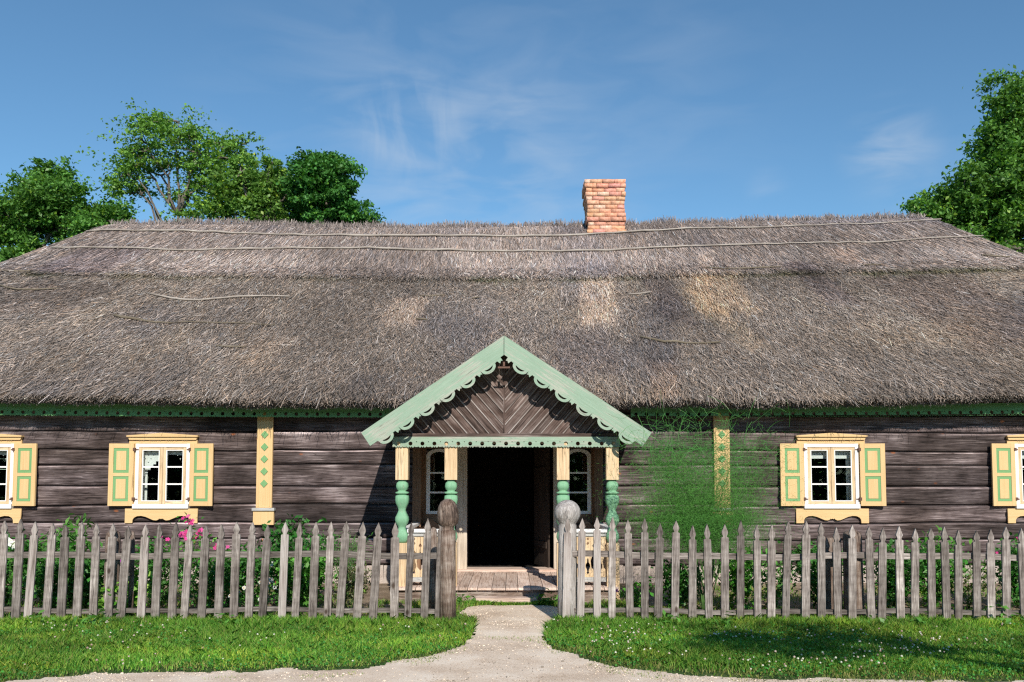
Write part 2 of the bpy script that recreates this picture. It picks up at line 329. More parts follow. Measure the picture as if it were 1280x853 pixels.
def glassmat():
    m, N, L, B = newmat('window_glass'); N.remove(B)
    t = N.new('ShaderNodeBsdfTransparent'); t.inputs[0].default_value = (.9, .93, .92, 1)
    g = N.new('ShaderNodeBsdfGlossy'); g.inputs['Roughness'].default_value = .02
    f = N.new('ShaderNodeFresnel'); f.inputs[0].default_value = 1.5
    ms = N.new('ShaderNodeMixShader'); L.new(f.outputs[0], ms.inputs[0]); L.new(t.outputs[0], ms.inputs[1]); L.new(g.outputs[0], ms.inputs[2]); L.new(ms.outputs[0], N['Material Output'].inputs[0])
    return m
M_glass = glassmat()

# ------------------------------------------------------------ ground
WY = 14.67        # front face of the log wall
FY = 10.5         # fence line
def edge_front(x):   # far edge of the foreground road (front edge of the lawn)
    return np.interp(x, [-9, -4.3, -3.6, -1.87, -1.33, -.81, -.47, -.40, .31, .42, .65, .93, 1.49, 2.2, 4.35, 9], [7.0, 7.4, 7.82, 7.95, 8.05, 8.55, 9.1, 9.9, 9.6, 8.85, 8.54, 8.1, 7.79, 7.62, 7.5, 7.4])
def is_path(x, y):
    x = np.asarray(x, float); y = np.asarray(y, float)
    w = (fbm(x*3, y*3, 5)-.5)*.35
    road = y < edge_front(x)+w
    lo = np.interp(y, [7, 9.1, 9.9, 10.7, 11.3, 11.8, 12.05], [-.5, -.46, -.40, -.43, -.66, -.62, -.30]); hi = np.interp(y, [7, 9.35, 10.2, 10.7, 11.3, 11.8, 12.1], [.31, .31, .42, .58, .70, .62, .25])
    lane = (y > 8) & (y < 12.02+w) & (x > lo+w*.6) & (x < hi-w*.6)
    return road | lane

def sheet(name, x0, x1, y0, y1, nx, ny, z, mat, amp=.0, mask=None, zf=None):
    xs = np.linspace(x0, x1, nx+1); ys = np.linspace(y0, y1, ny+1); X, Y = np.meshgrid(xs, ys)
    Z = z+amp*(fbm(X*.8, Y*.8, 3)-.5)
    if zf: Z = zf(X, Y, Z)
    V = np.stack([X.ravel(), Y.ravel(), Z.ravel()], 1)
    idx = np.arange((nx+1)*(ny+1)).reshape(ny+1, nx+1)
    Fc = np.stack([idx[:-1, :-1].ravel(), idx[:-1, 1:].ravel(), idx[1:, 1:].ravel(), idx[1:, :-1].ravel()], 1)
    if mask is not None:
        c = V[Fc].mean(1); Fc = Fc[mask(c[:, 0], c[:, 1])]
    return npmesh(name, V, 4, mat, faces=Fc, smooth=True)
g = sheet('ground', -500, 500, -300, 900, 40, 40, -.012, M_lawn); g['kind'] = 'structure'
g = sheet('garden_bed', -14, 14, 10.6, 15.0, 200, 40, .0, M_soil, .02); g['kind'] = 'structure'
g = sheet('path', -12, 12, 1.5, 12.25, 600, 400, .012, M_path, .012, mask=is_path); g['kind'] = 'structure'

# ------------------------------------------------------------ house
house = empty('log_house', (0, WY, 0), label='long dark log farmhouse with thatched roof, brick chimney and green porch', cat='house')
def hp(o): o.parent = house; o.matrix_parent_inverse = Matrix.Translation((0, -WY, 0)); return o

# --- front wall: one height field of hewn logs, openings left out
ZL = [.30, .50, .73, .99, 1.29, 1.59, 1.95, 2.19, 2.51, 2.80, 3.15]
WINS = [-8.72, -5.80, 5.30, 8.80]
OPEN = [(w-.42, w+.42, 1.22, 2.24) for w in WINS]+[(-.74, .69, .19, 2.30), (-1.36, -1.06, 1.17, 2.16), (.95, 1.25, 1.17, 2.16)]
def log_wall():
    xs = set(np.round(np.arange(-11.9, 11.91, .045), 4))
    for o in OPEN: xs |= {o[0], o[1]}
    for p in (-4.16, 3.48): xs |= {p}
    xs = np.array(sorted(xs)); prof = [0, .035, .09, .25, .45, .65, .82, .88, .92, .975]
    rows = []
    for k in range(len(ZL)-1):
        for s in prof: rows.append((k, s))
    nz = len(rows); nx = len(xs); V = np.zeros((nz, nx, 3)); G = np.zeros((nz, nx, 3)); TI = np.ones((nz, nx, 3))
    bay = np.digitize(xs, [-4.16, 3.48])
    def zl(k, x, b): return ZL[k]+.05*(noise(x*.25+b*9, k*3.1+b*7, 9)-.5)+.02*(noise(x*1.3, k*5.7+b, 4)-.5)+ (np.array([.0, .012, -.012])[b] if k not in (0, len(ZL)-1) else 0)
    for r, (k, s) in enumerate(rows):
        za = zl(k, xs, bay); zb = zl(k+1, xs, bay); z = za+(zb-za)*s
        off = .030*(noise(bay*5.3+k*2.7, k*1.9, 2)-.5)
        dep = np.interp(s, [0, .035, .09, .45, .80, .88, .92, .975, 1], [-.05, -.012, .002, .010, .018, .030, .026, -.008, -.05])
        dep = dep+off+.014*(fbm(xs*.9, z*3+k*11, 6)-.5)+.012*(fbm(xs*3, z*9+k*11, 8)-.5)
        if s in (0, .035): dep = dep-.02*noise(xs*1.1, k*7.+bay*3, 12)
        # drying cracks along some logs
        cr = (noise(xs*.5+bay*4, k*4.4, 21) > .55) & (abs(s-.45) < .02)
        dep = dep-np.where(cr, .022, 0)
        V[r, :, 0] = xs; V[r, :, 1] = WY-dep; V[r, :, 2] = z
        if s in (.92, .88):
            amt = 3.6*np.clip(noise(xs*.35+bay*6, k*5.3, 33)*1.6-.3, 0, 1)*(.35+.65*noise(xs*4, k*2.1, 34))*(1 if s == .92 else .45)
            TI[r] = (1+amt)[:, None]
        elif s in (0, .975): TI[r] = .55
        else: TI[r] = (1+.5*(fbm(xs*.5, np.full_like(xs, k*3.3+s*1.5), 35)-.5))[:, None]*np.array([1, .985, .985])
        G[r, :, 0] = xs+k*13.7+bay*31; G[r, :, 1] = z; G[r, :, 2] = dep*.3+k*3
    idx = np.arange(nz*nx).reshape(nz, nx)
    Fc = np.stack([idx[:-1, :-1].ravel(), idx[:-1, 1:].ravel(), idx[1:, 1:].ravel(), idx[1:, :-1].ravel()], 1)
    c = V.reshape(-1, 3)[Fc].mean(1); keep = np.ones(len(Fc), bool)
    for (a, b, d, e) in OPEN: keep &= ~((c[:, 0] > a) & (c[:, 0] < b) & (c[:, 2] > d) & (c[:, 2] < e))
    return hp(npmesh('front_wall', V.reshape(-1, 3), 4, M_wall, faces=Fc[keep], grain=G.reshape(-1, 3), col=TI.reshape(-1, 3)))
log_wall()
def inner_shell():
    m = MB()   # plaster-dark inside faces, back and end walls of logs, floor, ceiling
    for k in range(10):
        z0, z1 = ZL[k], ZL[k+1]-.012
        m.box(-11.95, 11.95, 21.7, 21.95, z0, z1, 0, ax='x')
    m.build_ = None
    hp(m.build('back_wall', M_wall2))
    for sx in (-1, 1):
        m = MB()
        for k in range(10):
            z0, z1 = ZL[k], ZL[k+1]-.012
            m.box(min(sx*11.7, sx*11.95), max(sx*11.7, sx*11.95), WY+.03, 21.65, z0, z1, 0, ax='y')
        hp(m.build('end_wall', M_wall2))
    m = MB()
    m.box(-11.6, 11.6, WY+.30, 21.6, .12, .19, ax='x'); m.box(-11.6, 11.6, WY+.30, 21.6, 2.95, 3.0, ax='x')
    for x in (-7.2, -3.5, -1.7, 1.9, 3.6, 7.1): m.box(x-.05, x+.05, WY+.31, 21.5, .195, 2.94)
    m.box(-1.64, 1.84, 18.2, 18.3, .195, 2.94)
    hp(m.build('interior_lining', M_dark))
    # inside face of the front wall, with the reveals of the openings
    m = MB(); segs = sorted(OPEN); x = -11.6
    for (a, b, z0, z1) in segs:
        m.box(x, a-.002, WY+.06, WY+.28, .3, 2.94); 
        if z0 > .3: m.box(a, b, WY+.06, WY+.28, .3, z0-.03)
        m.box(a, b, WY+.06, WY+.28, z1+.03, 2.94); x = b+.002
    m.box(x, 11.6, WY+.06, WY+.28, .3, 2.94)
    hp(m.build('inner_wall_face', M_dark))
inner_shell()
def foundation():
    for xa, xb in ((-12, -.86), (.80, 12)):
      m = MB(); x = xa
      while x < xb:
        w = min(random.uniform(.25, .55), xb-x+.02)
        m.box(x, x+w-.015, WY-.05+random.uniform(-.02, .02), WY+.25, -.1, .285+random.uniform(-.02, .01), jit=.012)
        x += w
      hp(m.build('foundation', M_stone))
foundation()

# --- thatched roof
XR0, XR1 = -8.34, 8.58; XE = 12.6
def ridge_off(x): return np.interp(x, [-8.3, -5.5, -2, 1.5, 4, 6, 8.4], [.02, .0, -.06, -.02, .07, .12, .15])
def front(x, t):
    """a point on the front slope; t 0 eave .. 1 ridge (x absolute)"""
    lump = .07*(fbm(x*.55, t*3, 31)-.5)+.035*(fbm(x*2.2, t*12, 32)-.5)
    cap = np.where(t > .60+.012*(noise(x*2.1, x*0, 40)-.5), .03, 0)*np.clip((1.08-t)*2.5, .4, 1)
    belly = .10*np.sin(np.pi*np.clip(t, 0, 1))
    h = lump+cap+belly
    lip = np.clip((.05-t)/.05, 0, 1)
    y = 13.95+4.25*t-h*.70+lip*.05
    z = 3.005+4.15*t*.987+h*.70+t*ridge_off(x)+(1-t)*.0016*x*x-lip*.03+(1-t)*.03*(fbm(x*.7, x*0, 50)-.5)*2
    tr = np.clip((t-.94)/.06, 0, 1); z = z-.10*tr*tr
    return x, y, z
def hipx(t): return -XE+(XE+XR0)*t, XE-(XE-XR1)*t
STRAWC = np.array([.262, .216, .186])
def patchtint(x, t):
    """fresh and old patches of thatch: colour multiplier (n,3) and freshness"""
    n = len(x); m = np.ones((n, 3)); big = fbm(x*.35, t*3, 60)-.5; mid = fbm(x*1.6+t*2, t*9, 61)-.5
    m *= (1+.75*big+.55*mid)[:, None]
    gold = np.clip((fbm(x*.6+7, t*4, 62)-.5)*3, 0, 1)*(t < .6); m *= 1+gold[:, None]*np.array([.09, .05, -.03])
    grey = np.clip((fbm(x*.8+17, t*3, 63)-.52)*4, 0, 1); m *= 1-grey[:, None]*np.array([.30, .26, .16])
    moss = np.exp(-((t-.592)/.011)**2)*np.clip(noise(x*1.8, x*0, 64)*1.6-.35, 0, 1); m *= 1-moss[:, None]*np.array([.5, .42, .62])
    cap = (t > .61); m[cap] *= np.array([1.04, 1.02, 1.06]); m[(t > .61) & (t < .74)] *= 1.14
    def pt(px, py):   # picture point on the slope -> (x, t)
        T = 0.5
        for _ in range(20):
            p = at(px, py, 13.85+4.25*T); T = (p.z-3.0)/4.15
        return p.x, T
    fresh = np.zeros(n)
    for (px, py, hw, hh, sl, col) in ((747, 376, .31, .125, .03, (1.95, 1.8, 1.66)), (505, 388, .33, .075, .1, (1.6, 1.5, 1.42)), (897, 371, .50, .105, -.14, (1.85, 1.66, 1.42)), (880, 338, .14, .10, .25, (1.4, 1.33, 1.25)), (1054, 327, .22, .05, 0, (1.3, 1.2, 1.12)), (830, 475, .22, .08, 0, (1.22, 1.12, 1.06)), (330, 440, .4, .06, .5, (1.2, 1.15, 1.1)), (900, 400, .25, .16, -.5, (1.25, 1.2, 1.1)),
                                      (835, 380, .26, .13, -.2, (.74, .73, .78)), (730, 440, .5, .11, -.05, (.72, .72, .77)), (1020, 360, .3, .12, -.35, (.72, .7, .76)), (120, 330, .7, .1, .5, (.85, .83, .9)), (60, 380, .9, .1, .5, (.8, .78, .78)), (1210, 400, .9, .2, -.5, (.82, .78, .78))):
        x0, t0 = pt(px, py); u = (x-x0-sl*(t-t0)*6)/hw; v = (t-t0)/hh
        w = (fbm(x*5, t*22, 70)-.5)*.45
        k = 1/(1+np.exp((np.maximum(abs(u), abs(v))-1+w)*15)); m *= 1+k[:, None]*(np.array(col)-1); 
        if col[0] > 1.4: fresh = np.maximum(fresh, k)
    return m, fresh
def roof_mesh():
    nx, nt = 560, 110
    u = np.linspace(0, 1, nx+1); ts = np.concatenate([[-3, -2, -1], np.linspace(0, 1.0, nt+1)])
    V = []; 
    for t in ts:
        tt = max(t, 0); a, b = hipx(tt); x = a+(b-a)*u
        X, Y, Z = front(x, np.full_like(x, tt))
        if t < 0:
            dy, dz = {-1: (.035, -.05), -2: (.16, -.085), -3: (.72, .13)}[int(t)]
            w = .03*(fbm(x*6, x*0, 77)-.5)
            Y = Y+dy; Z = Z+dz+w
        V.append(np.stack([X, Y, Z], 1))
    V = np.array(V); n0 = V.shape[0]; idx = np.arange(n0*(nx+1)).reshape(n0, nx+1)
    Fc = np.stack([idx[:-1, :-1].ravel(), idx[:-1, 1:].ravel(), idx[1:, 1:].ravel(), idx[1:, :-1].ravel()], 1)
    V = V.reshape(-1, 3); T = np.repeat(np.maximum(ts, 0), nx+1)
    m, fr = patchtint(V[:, 0], T); col = np.clip(STRAWC*m*.62, .02, .8)
    # back slope and hip ends, coarse, with the same rounded thickness
    ex = []; ef = []; off = len(V)
    def patch(P00, P10, P11, P01, n=24):
        nonlocal off
        P = [Vector(p) for p in (P00, P10, P11, P01)]
        for i in range(n+1):
            for j in range(n+1):
                a, b = i/n, j/n; q = (P[0]*(1-a)+P[1]*a)*(1-b)+(P[3]*(1-a)+P[2]*a)*b
                k = 4*a*(1-a) if False else 0
                ex.append(tuple(q))
        for i in range(n):
            for j in range(n): ef.append((off+i*(n+1)+j, off+(i+1)*(n+1)+j, off+(i+1)*(n+1)+j+1, off+i*(n+1)+j+1))
        off += (n+1)**2
    zr0, zr1 = 6.98, 7.10; ye, yb = 13.99, 22.45; ze = 3.17
    patch((XE, yb, ze), (-XE, yb, ze), (XR0, 18.2, zr0-.05), (XR1, 18.2, zr1-.05))
    patch((-XE, yb, ze), (-XE, ye, ze), (XR0, 18.2, zr0-.05), (XR0, 18.2, zr0-.05))
    patch((XE, ye, ze), (XE, yb, ze), (XR1, 18.2, zr1-.05), (XR1, 18.2, zr1-.05))
    # soffits under the back and the ends
    patch((-XE, yb, ze-.01), (XE, yb, ze-.01), (11.9, 21.9, ze-.03), (-11.9, 21.9, ze-.03), 4)
    patch((XE, yb, ze-.01), (XE, ye, ze-.01), (11.9, WY, ze-.03), (11.9, 21.9, ze-.03), 4)
    patch((-XE, ye, ze-.01), (-XE, yb, ze-.01), (-11.9, 21.9, ze-.03), (-11.9, WY, ze-.03), 4)
    V = np.concatenate([V, np.array(ex)]); Fc = np.concatenate([Fc, np.array(ef)])
    col = np.concatenate([col, np.tile(STRAWC*.8, (len(ex), 1))])
    return hp(npmesh('thatch_roof', V, 4, M_straw, faces=Fc, col=col, smooth=True))
roof = roof_mesh()
def ribbons(P, D, L, Wd, N, lift, bend=None):
    """n flat straws: start P, unit direction D, length L, width Wd, surface normal N, tip lift"""
    side = np.cross(D, N); side /= np.linalg.norm(side, axis=1)[:, None]+1e-9
    side = side+N*RS.uniform(-.6, .6, (len(P), 1)); side /= np.linalg.norm(side, axis=1)[:, None]
    a = P-side*Wd[:, None]/2; b = P+side*Wd[:, None]/2; e = P+D*L[:, None]+N*lift[:, None]
    c = e+side*Wd[:, None]*.35; d = e-side*Wd[:, None]*.35
    return np.stack([a, b, c, d], 1).reshape(-1, 3)
def straws():
    out = []; cols = []
    SN = np.array([0, -.698, .716]); DS = np.array([0, -.716, -.698])
    def batch(n, tf, ang, lmin, lmax, wmin, wmax, lift, bright=1.0, up=False):
        u = RS.rand(n); t = tf(n); a, b = hipx(t); x = a+(b-a)*u
        X, Y, Z = front(x, t); P = np.stack([X, Y, Z], 1)+SN*(.004+.02*RS.rand(n))[:, None]
        m, fr = patchtint(x, t)
        k = -np.sign(x)*np.clip((abs(x)-1.0)/9, 0, 1)**1.1*.62    # courses lean with the hips near the ends
        an = ang*(.45+1.1*fbm(x*1.2, t*6, 80))*(1-.6*fr)*RS.randn(n)+k*-1
        swirl = (fbm(x*.9, t*5, 81)-.5)*.5*(t < .6)
        an = an+swirl
        D = DS*np.cos(an)[:, None]+np.array([1, 0, 0])*np.sin(an)[:, None]
        if up: D = -D
        L = RS.uniform(lmin, lmax, n)
        out.append(ribbons(P, D, L, RS.uniform(wmin, wmax, n), np.tile(SN, (n, 1)), lift*RS.rand(n)))
        br = bright*np.exp(RS.randn(n)*.42); bl = RS.rand(n) < .07
        c = STRAWC*m*br[:, None]; c[bl] = c[bl]*1.5
        dk = RS.rand(n) < .12; c[dk] *= .45
        hue = RS.randn(n)*.07; c = c*np.stack([1+hue, 1+0*hue, 1-hue], 1)
        cols.append(np.repeat(np.clip(c, .012, .85), 4, 0))
    batch(190000, lambda n: .615*RS.rand(n)**.9, .36, .04, .15, .005, .010, .035)
    batch(30000, lambda n: .60*RS.rand(n), .40, .15, .34, .004, .008, .05, 1.15)
    batch(90000, lambda n: .62+.38*RS.rand(n), .16, .12, .30, .005, .010, .025, 1.06)
    batch(14000, lambda n: .595+.07*RS.rand(n), .35, .10, .24, .005, .011, .07, 1.05)     # fringe of the cap
    # brushed-out ridge against the sky
    n = 9000; x = RS.uniform(XR0-.05, XR1+.05, n); X, Y, Z = front(x, np.full(n, .985)); P = np.stack([X, Y+RS.uniform(-.05, .15, n), Z+.0], 1)
    D = np.stack([RS.randn(n)*.35, RS.uniform(-.1, .9, n), np.ones(n)], 1); D /= np.linalg.norm(D, axis=1)[:, None]
    out.append(ribbons(P, D, RS.uniform(.05, .16, n)*(.6+.9*fbm(x*3, x*0, 90)), RS.uniform(.006, .014, n), np.tile([0., -1, 0], (n, 1)), np.zeros(n)))
    cols.append(np.repeat(STRAWC*np.exp(RS.randn(n)*.40)[:, None]*np.array([.72, .72, .78]), 4, 0))
    # cut ends along the eave
    n = 95000; u = RS.rand(n); x = -XE+2*XE*u; q = RS.rand(n)
    X, Y, Z = front(x, np.zeros(n)); P = np.stack([X, Y+.0+q*.17, Z-.01-q*.09+.012*RS.randn(n)], 1)
    D = np.stack([RS.randn(n)*.3, -.75+.25*RS.randn(n), -.55-.5*q+.25*RS.randn(n)], 1); D /= np.linalg.norm(D, axis=1)[:, None]
    w = noise(x*9, x*0, 91)
    out.append(ribbons(P, D, RS.uniform(.015, .05, n)*(.6+.9*w), RS.uniform(.006, .012, n), np.tile([0, -.7, .7], (n, 1)), .02*RS.randn(n)))
    cols.append(np.repeat(np.clip(STRAWC*np.exp(RS.randn(n)*.42)[:, None]*(1.2-.5*q)[:, None], .01, .8), 4, 0))
    V = np.concatenate(out); Cc = np.concatenate(cols)
    # hip ends: coarse straws so they read as thatch from the side
    ends = []
    for sx in (-1, 1):
        n = 14000; t = RS.rand(n)**.8*.97; v = RS.rand(n); xr = XR0 if sx < 0 else XR1
        x = sx*XE+(xr-sx*XE)*t; y = (13.99+(18.2-13.99)*t)*(1-v)+(22.45+(18.2-22.45)*t)*v; z = 3.17+3.97*t
        P = np.stack([x, y, z], 1)+np.array([sx*.7, 0, .7])*.01
        D = np.stack([np.full(n, sx*.7), RS.randn(n)*.25, np.full(n, -.7)], 1); D /= np.linalg.norm(D, axis=1)[:, None]
        ends.append(ribbons(P, D, RS.uniform(.15, .35, n), RS.uniform(.012, .025, n), np.tile([sx*.7, 0, .7], (n, 1)), .04*RS.rand(n)))
        Cc = np.concatenate([Cc, np.repeat(STRAWC*np.exp(RS.randn(n)*.36)[:, None], 4, 0)])
    V = np.concatenate([V]+ends)
    o = npmesh('loose_straw', V, 4, M_straw, col=Cc, parent=roof); o['kind'] = 'stuff'; return o
straws()
def stick(name, pts, r, mat, parent=roof, seg=8, wig=.012):
    """a pole pinned on the slope, through picture points"""
    P = []
    for i in range(len(pts)-1):
        n = max(2, int(abs(pts[i+1][0]-pts[i][0])/18))
        for k in range(n+(i == len(pts)-2)):
            a = k/n; px = pts[i][0]*(1-a)+pts[i+1][0]*a; py = pts[i][1]*(1-a)+pts[i+1][1]*a
            T = .5
            for _ in range(25):
                q = at(px, py, 13.9+4.25*T); T = (q.z-3.0)/4.15
            _, Y, Z = front(np.array([q.x]), np.array([T]))
            P.append(Vector((q.x, float(Y[0])-.035, float(Z[0])+.03+random.uniform(-wig, wig))))
    R = [r*random.uniform(.75, 1.2)*(.6+.4*math.sin(math.pi*min(1, .15+i/len(P)))) for i in range(len(P))]
    m = MB(); m.tube(P, R, seg=seg); o = m.build(name, mat, parent); o.matrix_parent_inverse = Matrix.Identity(4); return o
stick('ridge_pole', [(108, 291), (230, 291), (350, 295), (480, 294), (560, 293), (620, 294), (690, 295), (730, 293), (860, 290), (980, 290), (1080, 289), (1176, 285)], .021, M_stick)
stick('ridge_pole', [(66, 316), (180, 316), (230, 318), (330, 315), (480, 313), (600, 315), (720, 317), (860, 315), (1010, 314), (1100, 314), (1180, 311), (1228, 308)], .020, M_stick)
for pts, r, mt in (([(186, 376), (215, 381), (250, 384), (300, 379), (363, 377)], .02, M_stick), ([(144, 405), (165, 408), (215, 412)], .024, M_dstick), ([(215, 412), (300, 411), (345, 413)], .012, M_dstick), ([(0, 349), (40, 350)], .025, M_dstick), ([(60, 351), (125, 351), (190, 352)], .018, M_dstick), ([(0, 368), (24, 374), (75, 371)], .016, M_dstick), ([(785, 374), (812, 373)], .02, M_stick), ([(525, 373), (555, 374)], .014, M_dstick), ([(800, 427), (830, 433), (858, 435), (900, 434)], .022, M_dstick), ([(520, 404), (535, 404)], .02, M_dstick), ([(270, 439), (308, 440)], .015, M_dstick), ([(880, 345), (930, 346), (975, 345)], .016, M_dstick), ([(1075, 345), (1100, 344)], .014, M_dstick), ([(590, 377), (600, 376)], .012, M_dstick), ([(1225, 335), (1260, 338)], .016, M_dstick)):
    stick('binding_stick', pts, r, mt)

def chimney():
    e = bpy.data.objects.new('chimney', None); C.objects.link(e); hp(e)
    V = []; Fc = []; col = []
    x0, x1, y0, y1, zb, zt = 1.545, 2.335, 17.75, 18.45, 6.3, 7.86
    n = 18; h = (zt-zb)/n
    def bx(a, b, c, d, e_, f, cc):
        o = len(V)
        for z in (e_, f):
            for y in (c, d):
                for x in (a, b): V.append((x+random.uniform(-.004, .004), y+random.uniform(-.003, .003), z+random.uniform(-.003, .003)))
        for q in [(0, 2, 3, 1), (4, 5, 7, 6), (0, 1, 5, 4), (2, 6, 7, 3), (0, 4, 6, 2), (1, 3, 7, 5)]: Fc.append([o+i for i in q])
        col.extend([cc]*8)
    for k in range(n):
        z0 = zb+k*h+.004; z1 = z0+h-.006; top = k >= n-2
        ex = .03 if top else (random.uniform(-.02, .012))
        if k in (n-4,): ex = .02
        sh = -.012*max(0, k-8)/4
        x = x0-ex+sh; off = (k % 2)*.12; first = True
        while x < x1+ex+sh-.02:
            L = .245 if not first else (.245-off); first = False
            b = min(x+L, x1+ex+sh)
            if x1+ex+sh-b < .06: b = x1+ex+sh
            c = np.array([.72, .37, .25])*random.uniform(.85, 1.1); c = c*(1, random.uniform(.9, 1.15), random.uniform(.9, 1.15))
            if random.random() < .15: c = np.array([.74, .50, .38])
            j = random.uniform(-.014, .006) if random.random() < .35 else 0
            bx(x+.004, b-.004, y0-ex+j, y0+.12, z0, z1, c)
            bx(x+.004, b-.004, y1-.12, y1+ex, z0, z1, c)
            x = b
        for (xa, xb) in ((x0-ex+sh, x0+.12), (x1-.12, x1+ex+sh)):
            y = y0+.124
            while y < y1-.13:
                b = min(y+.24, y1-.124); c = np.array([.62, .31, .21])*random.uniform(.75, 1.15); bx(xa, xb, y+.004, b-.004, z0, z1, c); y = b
    o = npmesh('brickwork', np.array(V), 4, M_brick, faces=np.array(Fc), col=np.array(col)); o.parent = e
    m = MB(); m.box(x0+.03, x1-.06, y0+.035, y1-.03, zb, zt-.03); o = m.build('mortar_core', M_mortar, e)
    m = MB(); m.box(x0+.0, x0+.45, y0-.01, y0+.5, zt-.004, zt+.012, jit=.008); m.build('flue_cap', M_mortar, e)
chimney()

# --- green valance boards under the eave
def valance(x0, x1, z0, H, name, mat, Y, pitch, rad, dots=.008, teeth=True, dz=None, parent=None):
    dz = dz or (lambda x: 0)
    n = int(round((x1-x0)/pitch)); pitch = (x1-x0)/n
    outer = [(x0, z0+H+dz(x0)), (x0, z0+dz(x0))]; holes = []
    for i in range(n):
        a = x0+i*pitch
        for s, d in ((.0, 0), (.10, .0), (.14, .012), (.2, 0), (.32, -.008), (.38, 0), (.42, .012), (.46, 0), (.5, -.008), (.54, 0), (.58, .012), (.62, 0), (.70, -.008), (.8, 0), (.86, .012), (.9, 0)):
            if i or s: outer.append((a+s*pitch, z0+d*(1 if teeth else 0)+dz(a+s*pitch)))
        holes.append(circ(a+.5*pitch, z0+rad+.020+dz(a+.5*pitch), rad, 12))
        if i: holes.append(circ(a, z0+rad+.045+dz(a), dots, 6))
    outer += [(x1, z0+dz(x1)), (x1, z0+H+dz(x1))]
    for k in range(1, 12): outer.append((x1+(x0-x1)*k/12, z0+H+dz(x1+(x0-x1)*k/12)))
    return cutboard(name, outer, holes, .02, Matrix.Translation((0, Y, 0)) @ XZ, mat, parent)
edz = lambda x: .0006*x*x
hp(valance(-11.9, -1.9, 2.72, .20, 'eave_board', M_dgreen, 14.40, .173, .030, dots=.010, dz=edz))
hp(valance(1.95, 11.9, 2.72, .20, 'eave_board', M_dgreen, 14.40, .173, .030, dots=.010, dz=edz))
m = MB(); m.box(-11.9, -1.9, 14.44, 14.64, 2.93, 2.96, ax='x'); m.box(1.95, 11.9, 14.44, 14.64, 2.93, 2.96, ax='x'); hp(m.build('eave_soffit', M_plank))

# --- pilasters
def pilaster(cx):
    m = MB(); m.box(cx-.13, cx+.13, WY-.085, WY-.03, 1.24, 2.86); m.box(cx-.10, cx-.085, WY-.093, WY-.084, 1.26, 2.84); m.box(cx+.085, cx+.10, WY-.093, WY-.084, 1.26, 2.84)
    m.box(cx-.17, cx+.17, WY-.10, WY-.03, .96, 1.19)
    p = hp(m.build('pilaster', M_yellow))
    m = MB(); m.box(cx-.185, cx+.185, WY-.13, WY-.03, 1.193, 1.237, ax='x'); o = m.build('pilaster_cap', M_cap, p)
    for z in (2.45, 2.245, 2.045, 1.84, 1.64):
        r = .062; m = MB(); m.prism([(cx-r, z), (cx, z-r*1.05), (cx+r, z), (cx, z+r*1.05)], WY-.10, WY-.0835); m.build('diamond', M_green, p)
pilaster(-4.10); pilaster(3.48)

